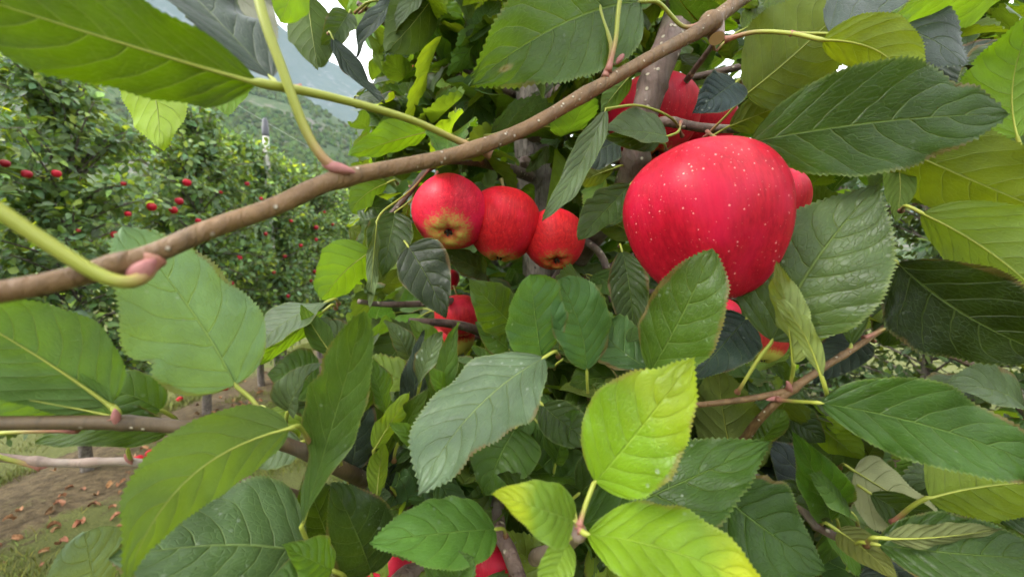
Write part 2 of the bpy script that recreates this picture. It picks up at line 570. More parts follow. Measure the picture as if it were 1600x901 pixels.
def hero_leaf(parent, B, T, wid, side='t', colr='m', roll=22, bow=0.08, sweep=0.0, fold=0.18, twist=0, wav=0.022,
              pet=None, pr=0.0009, seed=None, nu=88, nv=10, cup=0.0, cr=0.008, yel=0.0, mat='leaf', k1=0.66, k2=0.98, wf=1.6, petlen=0.02, mid=None):
    """B, T world points of blade base and tip; wid blade width in metres as it would look face on"""
    seed = seed if seed is not None else random.randrange(10 ** 6)
    ax = (T - B)
    L = ax.length
    t = ax.normalized()
    mp = mid
    mid = (B + T) * 0.5
    nc = (CAMP - mid)
    nc = (nc - t * nc.dot(t)).normalized()
    sd = t.cross(nc)
    if sd.z < 0: sd = -sd
    s = 1 if side == 't' else -1
    n0 = nc * (s * math.cos(R(roll))) + sd * math.sin(R(roll))
    W = wid / max(0.3, math.cos(R(roll)))
    lat = n0.cross(t)
    C = mid + n0 * (bow * L * 2) + lat * (sweep * L * 2)
    if mp is not None: C = P(*mp) * 2 - mid
    f = bez_fun(B, T, C)

    def nf(u):
        _, tt = f(u)
        q = Matrix.Rotation(R(twist) * (u - 0.5), 3, tt)
        # carry the normal with the curve
        n = n0 - tt * n0.dot(tt)
        if n.length < 1e-4: n = n0
        return q @ n.normalized()
    mb = MB()
    V, F, U = leaf_sheet(nu, nv, L, W, f, nf, fold, wav, wf, 0.034, seed, cup, cr, k1, k2)
    mb.add(V, F, U, 0)
    # midrib: a raised cord on the underside that runs out of the petiole
    path, rad = [], []
    _, t0 = f(0.0)
    if pet is None:
        aw = (B - CAMP).normalized()
        pp = [B, B - t0 * petlen * 0.35 + aw * petlen * 0.2, B - t0 * petlen * 0.5 + aw * petlen * 1.3 + Vector((0, 0, -.004))]
    else:
        pp = [B - t0 * 0.001] + list(pet)
    ps = spline([tuple(q) for q in pp], 6)
    path = [np.asarray(q) for q in ps][::-1]
    npet = len(path)
    for u in np.linspace(0.02, 0.9, 14):
        p, _ = f(u)
        path.append(np.asarray(p - nf(u) * (pr * 0.5 * (1 - u) ** 2 + 0.0001)))
    tot = len(path)
    rr = []
    for i in range(tot):
        if i < npet:
            k = i / max(1, npet - 1)
            rr.append(pr * (1.0 + 0.25 * max(0, 1 - k * 3) + 0.7 * max(0, 1 - k * 9) ** 1.5))
        else:
            k = (i - npet) / (tot - npet)
            rr.append(pr * (0.5 * (1 - k) ** 2 + 0.05))
    V, F, U = tube(path, rr, 7)
    U = []
    for i in range(tot):
        q = 1 - i / max(1, npet - 1) if i < npet else 0
        U += [(0, max(0, q))] * 7
    mb.add(V, F, U, 1)
    o = mb.build('leaf', [M[mat], M['petiole']], parent)
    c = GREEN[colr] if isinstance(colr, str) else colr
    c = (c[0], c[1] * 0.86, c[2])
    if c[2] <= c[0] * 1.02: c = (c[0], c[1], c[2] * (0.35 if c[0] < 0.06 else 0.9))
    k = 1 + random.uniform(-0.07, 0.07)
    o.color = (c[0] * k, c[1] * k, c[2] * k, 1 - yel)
    return o


# ------------------------------------------------------------------ setting: ground, hills, sky comes from the world
def smooth_noise2(x, y, seed=0, octaves=4, base=1.0):
    """value noise with numpy"""
    out = np.zeros_like(x)
    amp, fr = 1.0, base
    for o in range(octaves):
        xi, yi = np.floor(x * fr).astype(np.int64), np.floor(y * fr).astype(np.int64)
        xf, yf = x * fr - xi, y * fr - yi
        xf, yf = xf * xf * (3 - 2 * xf), yf * yf * (3 - 2 * yf)

        def hsh(a, b):
            h = (a * 374761393 + b * 668265263 + (seed + o) * 1442695041) & 0xffffffff
            h = ((h ^ (h >> 13)) * 1274126177) & 0xffffffff
            return ((h ^ (h >> 16)) & 0xffff) / 65535.0
        v = (hsh(xi, yi) * (1 - xf) + hsh(xi + 1, yi) * xf) * (1 - yf) + (hsh(xi, yi + 1) * (1 - xf) + hsh(xi + 1, yi + 1) * xf) * yf
        out += amp * (v - 0.5)
        amp *= 0.5
        fr *= 2
    return out


def ground_height(x, y):
    near = np.clip(1 - (np.hypot(x, y) - 12) / 20, 0, 1)
    return near * (0.05 * smooth_noise2(x, y, 3, 4, 1.1) + 0.05 * np.exp(-((np.abs(x) - 3.1) / 0.45) ** 2) - 0.02)


def make_ground():
    g = N('orchard_soil')
    tc = g.n('TexCoord')
    ob = tc.outputs['Object']
    sx = g.n('SeparateXYZ')
    g.put(sx.inputs[0], ob)
    n1 = g.noise(ob, 2.2, 5, 0.6)
    n2 = g.noise(ob, 22, 5, 0.65)
    n3 = g.noise(ob, 130, 3, 0.6)
    soil = g.mix(g.mr(n2, 0.3, 0.7), (0.055, 0.038, 0.019), (0.155, 0.112, 0.058))
    soil = g.mix(g.mr(n3, 0.55, 0.75, 0, 0.7), soil, (0.20, 0.15, 0.095))
    moss = g.mix(g.mr(n3, 0.3, 0.7), (0.060, 0.074, 0.016), (0.15, 0.165, 0.042))
    # tracks: mossy alleys, bare soil under the trees
    row = g.math('ABSOLUTE', g.math('SUBTRACT', g.math('ABSOLUTE', sx.outputs[0]), 3.1))
    f = g.math('ADD', g.mr(row, 0.25, 0.75, -0.16, 0.20), n1)
    f = g.math('ADD', f, g.math('MULTIPLY', g.math('SUBTRACT', n2, 0.5), 0.5))
    c = g.mix(g.mr(f, 0.42, 0.56, 0, 0.85), soil, moss)
    far = g.mr(g.math('ABSOLUTE', sx.outputs[1]), 12, 40)
    c = g.mix(far, c, (0.10, 0.15, 0.04))
    h = g.math('ADD', g.math('MULTIPLY', n2, 1.0), g.math('MULTIPLY', n3, 0.35))
    m = g.done(g.bsdf(c, 0.9, g.bump(h, 0.9, 0.03), 0.2))
    # one sheet: fine near the camera, coarse out to the horizon
    def axis(lim):
        a = np.concatenate([np.linspace(0, 7, 90), np.geomspace(7.4, lim, 34)])
        return np.concatenate([-a[:0:-1], a])
    xs, ys = axis(2600), axis(2600)
    X, Y = np.meshgrid(xs, ys)
    Z = ground_height(X, Y)
    nx, ny = len(xs), len(ys)
    V = np.stack([X.ravel(), Y.ravel(), Z.ravel()], 1)
    F = [(j * nx + i, j * nx + i + 1, (j + 1) * nx + i + 1, (j + 1) * nx + i) for j in range(ny - 1) for i in range(nx - 1)]
    return tag(link('ground', mesh('ground', V, F, [m])), kind='structure')


ground = make_ground()


def gz(x, y):
    return float(ground_height(np.array([float(x)]), np.array([float(y)]))[0])


def ridge_terrain(name, r0, r1, prof, nz_amp, seed, mat, naz=260, nr=60, az0=-100, az1=100):
    """a slope that rises from r0 to a ridge at r1; prof: list of (photo x, photo y of skyline)"""
    pxs = np.array([p[0] for p in prof], float)
    pys = np.array([p[1] for p in prof], float)
    az = np.radians(np.linspace(az0, az1, naz))
    azp = np.arctan((pxs - 800) / 600)
    tanel = (416 - pys) / 600 * np.cos(azp)
    e = np.interp(az, azp, tanel)
    rr = np.linspace(0, 1.25, nr)
    A, Q = np.meshgrid(az, rr)
    Rr = r0 + (r1 - r0) * Q
    E = np.interp(A, az, e)
    shape = np.where(Q <= 1, Q ** 1.15, 1 - (Q - 1) * 1.6)
    X, Y = Rr * np.sin(A), Rr * np.cos(A)
    Z = E * r1 * shape + nz_amp * smooth_noise2(X / 80 + 50, Y / 80 + 50, seed, 5, r1 and 300.0 / r1) * np.clip(Q * 3, 0, 1) - 4 + 1.5
    V = np.stack([X.ravel(), Y.ravel(), Z.ravel()], 1)
    F = [(j * naz + i, j * naz + i + 1, (j + 1) * naz + i + 1, (j + 1) * naz + i) for j in range(nr - 1) for i in range(naz - 1)]
    o = tag(link(name, mesh(name, V, F, [mat])), kind='structure')
    return o, V


def hill_material(name, a, b, c_rock, sc):
    g = N(name)
    ob = g.n('TexCoord').outputs['Object']
    n1 = g.noise(ob, sc, 5, 0.6)
    n2 = g.noise(ob, sc * 9, 4, 0.65)
    c = g.mix(g.mr(n2, 0.3, 0.7), a, b)
    c = g.mix(g.mr(g.math('ADD', n1, g.math('MULTIPLY', g.math('SUBTRACT', n2, 0.5), 0.5)), 0.52, 0.62, 0, 0.85), c, c_rock)
    return g.done(g.bsdf(c, 0.95, None, 0.1))


hm = hill_material('wooded_slope', (0.03, 0.05, 0.016), (0.06, 0.08, 0.028), (0.115, 0.10, 0.085), 0.018)
mm = hill_material('far_mountain_slope', (0.022, 0.036, 0.022), (0.04, 0.05, 0.032), (0.10, 0.10, 0.095), 0.004)
HILL = [(-2500, 80), (-600, 60), (0, 40), (250, 75), (420, 135), (480, 158), (545, 195), (640, 250), (800, 320), (1100, 350), (1500, 330), (2200, 260), (4200, 220)]
MOUNT = [(-2500, 30), (-600, -40), (200, -60), (380, 5), (430, 28), (470, 62), (500, 92), (560, 130), (700, 215), (900, 270), (1250, 230), (1700, 170), (4200, 200)]
hill, HV = ridge_terrain('hill', 160, 520, HILL, 16, 5, hm)
mountain, _ = ridge_terrain('mountain', 900, 1900, MOUNT, 60, 9, mm, nr=40)


def hill_wood():
    """bushes and small trees that cover the slope as one mass"""
    n = 11000
    naz, nr = 260, 60
    V = HV.reshape(nr, naz, 3)
    t = (1 + 5 ** 0.5) / 2
    ico = np.array([(-1, t, 0), (1, t, 0), (-1, -t, 0), (1, -t, 0), (0, -1, t), (0, 1, t), (0, -1, -t), (0, 1, -t), (t, 0, -1), (t, 0, 1), (-t, 0, -1), (-t, 0, 1)], float)
    ico /= np.linalg.norm(ico[0])
    fi = np.array([(0, 11, 5), (0, 5, 1), (0, 1, 7), (0, 7, 10), (0, 10, 11), (1, 5, 9), (5, 11, 4), (11, 10, 2), (10, 7, 6), (7, 1, 8), (3, 9, 4), (3, 4, 2), (3, 2, 6), (3, 6, 8), (3, 8, 9), (4, 9, 5), (2, 4, 11), (6, 2, 10), (8, 6, 7), (9, 8, 1)])
    m_ = n * 4
    a = rng.uniform(0.17, 0.56, m_) * (naz - 2)
    q = rng.uniform(0.02, 0.99, m_) ** 0.9 * (nr - 2) / 1.25
    ia, iq = a.astype(int), q.astype(int)
    fa, fq = (a - ia)[:, None], (q - iq)[:, None]
    p = (V[iq, ia] * (1 - fa) + V[iq, ia + 1] * fa) * (1 - fq) + (V[iq + 1, ia] * (1 - fa) + V[iq + 1, ia + 1] * fa) * fq
    den = smooth_noise2(p[:, 0] / 40, p[:, 2] / 26, 21, 3)
    p = p[den > -0.10 + rng.normal(0, 0.10, m_)][:n]
    n = len(p)
    sz = rng.uniform(1.3, 3.0, n)
    sc = np.stack([sz, sz, sz * rng.uniform(0.8, 1.5, n)], 1)
    lift = np.stack([np.zeros(n), np.zeros(n), sz * 0.5], 1)
    VV = [(ico[None] * sc[:, None] * rng.uniform(0.75, 1.2, (n, 12, 3)) + (p + lift)[:, None]).reshape(-1, 3)]
    FF = [(fi[None] + 12 * np.arange(n)[:, None, None]).reshape(-1, 3)]
    g_ = rng.uniform(0.5, 1.4, n)
    TT = [np.repeat(np.stack([0.8 * g_ + rng.uniform(0, .4, n), g_, 0.8 * g_, np.ones(n)], 1), 12, axis=0)]
    o = link('hill_woodland', mesh('hill_woodland', np.concatenate(VV), [tuple(f) for f in np.concatenate(FF)], [M['hillwood']], None, None, False, np.concatenate(TT)))
    tag(o, 'scattered bushes and trees covering the far hillside', 'woodland', kind='stuff')


_g = N('hillside_foliage')
_a = _g.n('Attribute', attribute_name='tint')
M['hillwood'] = _g.done(_g.bsdf(_g.mix(1.0, (0.045, 0.070, 0.018), _a.outputs['Color'], 'MULTIPLY'), 0.9, None, 0.1))
hill_wood()


# ------------------------------------------------------------------ leaf clouds (crowns of the neighbouring trees)
def leaf_template(nu):
    us = np.linspace(0, 1, nu + 1)
    V, F, U = [], [], []
    for i, u in enumerate(us):
        hw = half_width(u) if 0 < u < 1 else 0.0
        if i in (0, nu):
            V.append((0, u, 0)); U.append((u, .5))
        else:
            for v in (-1, 0, 1):
                V.append((v * hw, u, abs(v) * hw)); U.append((u, v * .5 + .5))
    idx = lambda i, j: 0 if i == 0 else (1 + 3 * (nu - 1) if i == nu else 1 + 3 * (i - 1) + j)
    for i in range(nu):
        for j in range(2):
            q = [idx(i, j), idx(i, j + 1), idx(i + 1, j + 1), idx(i + 1, j)]
            q2 = []
            for x in q:
                if x not in q2: q2.append(x)
            F.append(tuple(q2))
    return np.array(V, float), F, np.array(U, float)


def leaf_cloud(name, pos, axis, nrm, L, W, tint, nu=3, fold=0.25, droop=0.18, parent=None, color=(0.05, 0.12, 0.03)):
    T, F, U = leaf_template(nu)
    n, k = len(pos), len(T)
    ax = axis / np.linalg.norm(axis, axis=1)[:, None]
    nr_ = nrm - ax * np.sum(nrm * ax, 1)[:, None]
    nr_ /= np.linalg.norm(nr_, axis=1)[:, None] + 1e-9
    b = np.cross(ax, nr_)
    fo = rng.uniform(0.3, 1.8, n) * fold
    dr = rng.uniform(-0.6, 1.8, n) * droop
    X = T[None, :, 0] * (W * 0.5)[:, None]
    Yv = T[None, :, 1] * L[:, None]
    Z = T[None, :, 2] * (W * 0.5 * fo)[:, None] - (T[None, :, 1] ** 2) * (L * dr)[:, None]
    V = pos[:, None, :] + b[:, None, :] * X[..., None] + ax[:, None, :] * Yv[..., None] + nr_[:, None, :] * Z[..., None]
    FF = [tuple([x + o for x in f]) for o in range(0, n * k, k) for f in F]
    tt = np.ones((n, k, 4))
    tt[:, :, :3] = tint[:, None, :]
    me = mesh(name, V.reshape(-1, 3), FF, [M['foliage']], np.tile(U, (n, 1)), None, True, tt.reshape(-1, 4))
    if parent is False: return me
    o = link(name, me, parent)
    o.color = (*color, 1)
    return o


def tints(n, light=0.12):
    g_ = rng.uniform(0.65, 1.35, n)
    t = np.stack([g_ * rng.uniform(0.85, 1.2, n), g_, g_ * rng.uniform(0.8, 1.3, n)], 1)
    y = rng.random(n) < light
    t[y] *= np.array([2.2, 1.9, 1.2])
    return t


def tree_parts(seed, nshoot=150, per=60, h0=0.45, h1=2.72, rx=0.60, ry=0.80, nu=3):
    """returns (wood mesh, crown mesh) of one slender orchard tree with its origin at the foot of the trunk"""
    global rng
    keep = rng
    rng = np.random.default_rng(seed)
    random.seed(seed)
    wood = MB()
    pts = [(0, 0, -0.08), (0.01, 0.0, 0.25), (rng.uniform(-.03, .03), rng.uniform(-.03, .03), 0.9), (rng.uniform(-.05, .05), rng.uniform(-.05, .05), 1.7), (rng.uniform(-.06, .06), rng.uniform(-.06, .06), h1 - 0.1)]
    sp = spline(pts, 6)
    rad = np.interp(np.linspace(0, 1, len(sp)), [0, .06, .3, 1], [.052, .04, .034, .008])
    wood.add(*tube(sp, rad, 9, jit=0.05))
    pos, axs, nrs, Ls = [], [], [], []
    for s in range(nshoot):
        hz = h0 + (h1 - h0) * rng.random() ** 0.9
        k = (hz - h0) / (h1 - h0)
        az = rng.uniform(0, 2 * math.pi)
        base = np.array([0, 0, hz - 0.12])
        reach = (1.0 - 0.32 * k ** 2) * rng.uniform(0.45, 1.05)
        end = np.array([rx * math.cos(az) * reach, ry * math.sin(az) * reach, hz + rng.uniform(-0.12, 0.22) + 0.25 * k * rng.random()])
        if k > 0.85: end = np.array([end[0] * .5, end[1] * .8, h1 + rng.uniform(-.1, .28)])
        midp = (base + end) / 2 + [0, 0, rng.uniform(0.0, 0.1)]
        cv = spline([base, midp, end], 5)
        wood.add(*tube(cv, np.linspace(.010, .003, len(cv)), 5))
        cv = np.array(cv)
        for q in range(per):
            tpar = rng.random() ** 0.6
            i = min(len(cv) - 2, int(tpar * (len(cv) - 1)))
            fr = tpar * (len(cv) - 1) - i
            p = cv[i] * (1 - fr) + cv[i + 1] * fr
            out = rng.normal(0, 1, 3)
            out /= np.linalg.norm(out)
            p = p + out * rng.uniform(0.01, 0.09)
            a = out + 0.5 * (end - base) + np.array([0, 0, -0.25])
            pos.append(p); axs.append(a)
            nrs.append(np.array([0, 0, 0.8]) + rng.normal(0, 0.55, 3) + 0.5 * np.array([math.cos(az), math.sin(az), 0]))
            Ls.append(rng.uniform(0.045, 0.082))
    Ls = np.array(Ls)
    me = leaf_cloud('crown', np.array(pos), np.array(axs), np.array(nrs), Ls, Ls * rng.uniform(0.48, 0.62, len(Ls)), tints(len(Ls)), nu=nu, parent=False)
    wm = mesh('trunk', wood.V, wood.F, [M['oldbark']])
    rng = keep
    return wm, me


VARIANTS = [tree_parts(100 + i) for i in range(4)]
LOWV = [tree_parts(150 + i, nshoot=150, per=42, h0=0.10, h1=2.6, rx=0.75, ry=0.8) for i in range(2)]
NEARV = tree_parts(140, nshoot=110, per=40, nu=6, rx=0.55, ry=0.5)


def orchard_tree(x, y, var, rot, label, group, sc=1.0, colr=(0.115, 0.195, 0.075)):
    wm, cm = var
    e = empty('apple_tree', (x, y, gz(x, y)))
    e.rotation_euler = (0, 0, rot)
    e.scale = (sc, sc, sc)
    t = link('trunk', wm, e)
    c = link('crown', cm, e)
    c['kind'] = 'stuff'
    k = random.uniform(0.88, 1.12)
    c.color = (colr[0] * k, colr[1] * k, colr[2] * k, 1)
    tag(e, label, 'tree', group)
    return e


random.seed(5)
ORD = ['first', 'second', 'third', 'fourth', 'fifth', 'sixth']
GL, GR, GM = 'apple trees of the row across the alley on the left', 'apple trees of the row seen through the leaves on the right', 'apple trees standing in line behind the main trunk'
ly = [1.75, 2.72, 3.78, 4.72, 5.28, 6.1, 7.1, 8.1, 9.0, 10.1, 11.0, 12.2, 13.3, 14.6, 16.0, 17.6, 19.5, 22, 25, 29]
for i, y in enumerate(ly):
    lab = f'apple tree of the left row, {ORD[i]} one from the edge of the photo' if i < 5 else 'leafy apple tree in the far stretch of the left row'
    orchard_tree(-3.12 + random.uniform(-.06, .06), y, VARIANTS[i % 4], (i % 2) * math.pi + random.uniform(-.5, .5), lab, GL, random.uniform(0.96, 1.05))
for i, (x, y) in enumerate([(.1, -2.3), (.1, -3.4), (3.0, .9), (3.0, -.2), (3.0, -1.3), (3.0, -2.4), (-3.1, -.3), (-3.1, -1.4), (-3.1, -2.5)]):  # unseen trees round the camera, added to block sky reflections on the leaves
    orchard_tree(x, y, VARIANTS[i % 4], random.uniform(0, 6), 'unseen apple tree of the orchard rows, added to block sky reflections', 'unseen apple trees added around the camera')
orchard_tree(-3.15, 0.75, VARIANTS[2], 2.0, 'apple tree of the left row cut off by the photo edge', GL)
for i, y in enumerate([1.9, 2.7, 3.6, 4.5, 5.5, 6.6, 7.8, 9.2]):
    lab = f'apple tree behind the big leaves on the right, {ORD[i]} from the photo edge' if i < 3 else 'apple tree in the far stretch of the right-hand row'
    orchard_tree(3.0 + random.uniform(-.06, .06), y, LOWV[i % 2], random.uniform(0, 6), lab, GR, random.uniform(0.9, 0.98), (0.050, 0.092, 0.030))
for i, y in enumerate([1.75, 2.8, 3.9, 5.1, 6.4, 8.0]):
    lab = ['apple tree standing directly behind the main grey trunk', 'second apple tree behind the main grey trunk'][i] if i < 2 else 'apple tree farther back in the row behind the main trunk'
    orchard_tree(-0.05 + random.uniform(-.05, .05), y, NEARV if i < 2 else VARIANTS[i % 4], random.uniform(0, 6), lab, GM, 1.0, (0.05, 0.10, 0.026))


# ------------------------------------------------------------------ the main tree: trunk, limbs, twigs
random.seed(21)
tree = empty('apple_tree', (0.05, 0.62, gz(0.05, 0.62)))
tag(tree, 'apple tree in front, grey trunk, brown twigs and broad serrated leaves', 'tree')
TREE_INV = tree.location.copy()


def tpart(mb, name, mats, parent=None):
    """build in world space, then hang under the tree (whose origin is at its foot)"""
    o = mb.build(name, mats, parent or tree)
    if parent is None or parent is tree:
        o.location = -TREE_INV
    return o


BR = {}


def branch(key, name, pts, mat, sides=12, n=10, jit=0.015, nodes=(), tip=True):
    """pts: (photo x, photo y, depth m, radius mm); nodes: (index along 0..1, swelling)"""
    wp = [(*P(x, y, d), r / 1000) for x, y, d, r in pts]
    sp = np.array(spline(wp, n))
    rad = sp[:, 3].copy()
    for k, s in nodes:
        q = np.linspace(0, 1, len(rad))
        rad *= 1 + s * np.exp(-((q - k) / 0.012) ** 2)
    mb = MB()
    path = sp[:, :3] + 0.00018 * np.sin(np.arange(len(sp))[:, None] * np.array([[.31, .23, .41]]) + np.array([[0, 2, 4]]))
    mb.add(*tube(path, rad, sides, jit=jit))
    BR[key] = tpart(mb, name, [M[mat]])
    return BR[key]


# trunk with flared foot, leaning a little, knots along it
tp = [(0.055, 0.64, -0.05, 58), (0.053, 0.63, 0.12, 47), (0.052, 0.625, 0.6, 42), (0.045, 0.62, 1.1, 36), (0.052, 0.63, 1.45, 34), (0.042, 0.63, 1.75, 38), (0.03, 0.64, 2.1, 30), (0.04, 0.66, 2.7, 14)]
sp = np.array(spline([(a, b, c, r / 1000) for a, b, c, r in tp], 14))
mb = MB()
V, F, U = tube(sp[:, :3], sp[:, 3], 26)
V = [np.asarray(v) for v in V]
Va = np.array(V)
ctr = np.repeat(sp[:, :3], 26, axis=0)
ang = np.arctan2(Va[:, 1] - ctr[:, 1], Va[:, 0] - ctr[:, 0])
amp = 1 + 0.10 * smooth_noise2(ang * 2.2, Va[:, 2] * 9, 4, 4) + 0.12 * smooth_noise2(ang * 4, Va[:, 2] * 3, 8, 3)
Va = ctr + (Va - ctr) * amp[:, None]
mb.add(list(Va), F, U)
trunk = tpart(mb, 'trunk', [M['trunk']])
BR['trunk'] = trunk
# knots where old limbs were cut
for (x, y, d, r) in [(838, 205, .585, 20), (868, 150, .585, 15), (835, 640, .57, 20), (858, 595, .575, 13), (820, 255, .58, 11)]:
    c = P(x, y, d)
    mb = MB()
    n_ = 10
    Vs, Fs = [], []
    for i in range(n_ + 1):
        th = math.pi * i / n_
        for j in range(14):
            a = 2 * math.pi * j / 14
            k = r / 1000 * (1 + random.uniform(-.16, .16))
            Vs.append(c + Vector((math.sin(th) * math.cos(a), math.cos(th) * 0.7, math.sin(th) * math.sin(a))) * k)
    for i in range(n_):
        for j in range(14):
            Fs.append((i * 14 + j, (i + 1) * 14 + j, (i + 1) * 14 + (j + 1) % 14, i * 14 + (j + 1) % 14))
    mb.add(Vs, Fs)
    tpart(mb, 'knot', [M['limb']], None)

branch('fore', 'branch', [(1420, -190, .33, 4.80), (1165, -6, .255, 4.59), (1110, 36, .235, 4.88), (1060, 66, .225, 3.70), (950, 126, .205, 3.48), (850, 185, .19, 3.33), (760, 226, .172, 3.18), (650, 255, .152, 3.03), (535, 278, .132, 2.96), (430, 320, .118, 2.74), (300, 370, .104, 2.59), (190, 412, .095, 2.51), (0, 456, .082, 2.37), (-220, 490, .072, 2.07)],
       'twig', 16, 12, nodes=((0.155, .45), (0.335, .16), (0.475, .12), (0.615, .15), (0.85, .18)))
branch('limb', 'branch', [(1078, -160, .36, 14), (1062, 10, .335, 12.5), (1022, 125, .325, 12), (1003, 195, .33, 11.5), (985, 275, .35, 12), (955, 330, .42, 13), (890, 420, .56, 15), (850, 470, .63, 16)], 'limb', 18, 10, 0.04, nodes=((.3, .15), (.52, .2)))
branch('limbtwig', 'branch', [(1012, 200, .325, 5.5), (1042, 190, .318, 4.2), (1100, 199, .312, 3.6), (1210, 201, .30, 2.6), (1290, 190, .29, 1.8)], 'limb', 10, 8, nodes=((.3, .4),))
branch('hang', 'branch', [(760, -40, .55, 5), (742, 20, .53, 5.5), (728, 75, .52, 4.4), (716, 120, .51, 4), (709, 200, .50, 3.6), (706, 228, .50, 3.4)], 'limb', 10, 8, nodes=((.25, .35), (.5, .2)))
branch('left', 'branch', [(-160, 668, .125, 2.7), (0, 661, .135, 2.5), (150, 659, .143, 2.6), (300, 669, .152, 2.7), (440, 692, .165, 2.9), (540, 735, .20, 4), (680, 800, .34, 6), (835, 850, .62, 9)], 'twig_dark', 14, 10, nodes=((.33, .22),))
branch('leftlow', 'branch', [(-80, 705, .16, 1.7), (0, 714, .165, 1.75), (100, 722, .17, 1.8), (200, 721, .175, 1.8), (260, 728, .18, 1.8), (400, 752, .195, 2.0), (540, 800, .24, 3), (700, 860, .40, 5), (835, 880, .62, 7)], 'twig_grey', 10, 9, nodes=((.2, .4), (.3, .3)))
branch('right', 'branch', [(1425, 474, .215, 1.6), (1390, 505, .208, 1.4), (1330, 546, .20, 1.6), (1285, 575, .197, 1.7), (1240, 606, .195, 1.9), (1185, 655, .205, 2.1), (1120, 730, .25, 3.5), (1000, 800, .40, 6), (870, 840, .62, 8)], 'twig', 12, 9, nodes=((.28, .3), (.5, .35)))
branch('righttwig', 'branch', [(1238, 608, .195, 1.8), (1180, 621, .20, 1.7), (1130, 627, .205, 1.6), (1085, 633, .21, 1.5), (1040, 640, .22, 1.6)], 'twig', 10, 8)
branch('rightlow', 'branch', [(1150, 735, .24, 3.0), (1195, 752, .235, 2.8), (1240, 778, .225, 2.4), (1275, 820, .22, 2.4), (1320, 845, .215, 2.2), (1370, 880, .21, 2.0)], 'limb', 10, 8, nodes=((.6, .4),))
branch('far', 'branch', [(1690, 720, .40, 8), (1605, 640, .40, 7), (1560, 592, .40, 6), (1500, 560, .41, 4), (1400, 530, .42, 3)], 'limb', 10, 8)
branch('spur', 'branch', [(905, 828, .137, 2.6), (885, 850, .16, 2.8), (855, 862, .20, 3.6), (835, 872, .25, 4.5), (840, 880, .45, 6), (850, 880, .62, 8)], 'twig_grey', 12, 9, nodes=((.03, .5),))
branch('bottom', 'branch', [(600, 930, .22, 5), (640, 893, .24, 5.5), (690, 868, .27, 5.5), (760, 850, .36, 6), (850, 830, .62, 8)], 'limb', 12, 8)
branch('bottom2', 'branch', [(815, 915, .20, 4), (795, 860, .215, 4.2), (780, 820, .235, 4.2), (790, 760, .30, 5), (840, 700, .62, 7)], 'limb', 12, 8)
branch('mid', 'branch', [(640, 500, .33, 2.5), (700, 505, .36, 4), (745, 515, .40, 5), (800, 540, .5, 7), (850, 560, .62, 9)], 'limb', 10, 8)
branch('midleft', 'branch', [(560, 470, .30, 2.0), (600, 475, .32, 2.4), (650, 474, .35, 3), (740, 470, .46, 5), (840, 480, .62, 8)], 'limb', 10, 8)
branch('fruit', 'branch', [(600, 345, .34, 2.0), (640, 300, .34, 2.5), (672, 262, .355, 3.0), (720, 250, .40, 4.5), (790, 262, .5, 7), (840, 280, .62, 9)], 'limb', 10, 8)
branch('fruit2', 'branch', [(958, 470, .45, 4.5), (940, 400, .45, 4.4), (900, 370, .48, 5), (860, 360, .6, 8)], 'limb', 10, 8)
branch('shade', 'branch', [(1100, 560, .30, 2.6), (1030, 545, .34, 4), (940, 520, .45, 6), (860, 520, .62, 9)], 'limb', 10, 8)

# cut stubs with pale ends
for pts in ([(1120, 60, .236, 4.4), (1118, 48, .239, 5.2), (1117, 36, .242, 5.2), (1117, 26, .246, 3.0)], [(757, 569, .245, 2.6), (775, 580, .265, 3.0), (800, 598, .33, 3.6), (850, 610, .6, 5)], [(776, 565, .262, 2.0), (785, 585, .29, 2.3), (815, 605, .4, 3), (850, 620, .6, 5)]):
    wp = [(*P(x, y, d), r / 1000) for x, y, d, r in pts]
    s_ = np.array(spline(wp, 6))
    mb = MB()
    V, F, U = tube(s_[:, :3], s_[:, 3], 14)
    mb.add(V, F, U, 0)
    mb.M[-2] = 1
    mb.M[-1] = 0
    o = tpart(mb, 'cut_stub', [M['twig_grey'], M['cutwood']])
    for p in o.data.polygons:
        if p.material_index == 1: p.use_smooth = False

_g = N('pink_bud_scale')
_c = _g.mix(_g.noise(_g.n('TexCoord').outputs['Object'], 400, 3), (0.24, 0.075, 0.070), (0.38, 0.17, 0.15))
M['bud'] = _g.done(_g.bsdf(_c, 0.6, None, 0.3))
for key, x, y, d, r, dx, dy in [('fore', 218, 426, .0955, 3.0, 22, -20), ('fore', 526, 262, .1285, 2.5, 26, 6), ('fore', 968, 92, .209, 2.4, 10, -10), ('left', 181, 650, .1425, 1.7, 2, 14), ('leftlow', 200, 716, .173, 1.3, 6, 8), ('leftlow', 68, 728, .168, 1.3, 12, -4), ('righttwig', 1210, 622, .196, 1.5, -12, 2), ('right', 1233, 603, .193, 1.6, 4, 10)]:
    p0, p1 = P(x, y, d), P(x + dx, y + dy, d + .001)
    ax = (p1 - p0)
    sp = [np.asarray(p0 + ax * q) for q in np.linspace(-.9, 1.1, 9)]
    V, F, U = tube(sp, [r / 1000 * .8 * q for q in (.12, .55, .82, .97, 1, .92, .75, .5, .2)], 10)
    mb = MB()
    mb.add(V, F, U)
    mb.build('bud', [M['bud']], BR[key])


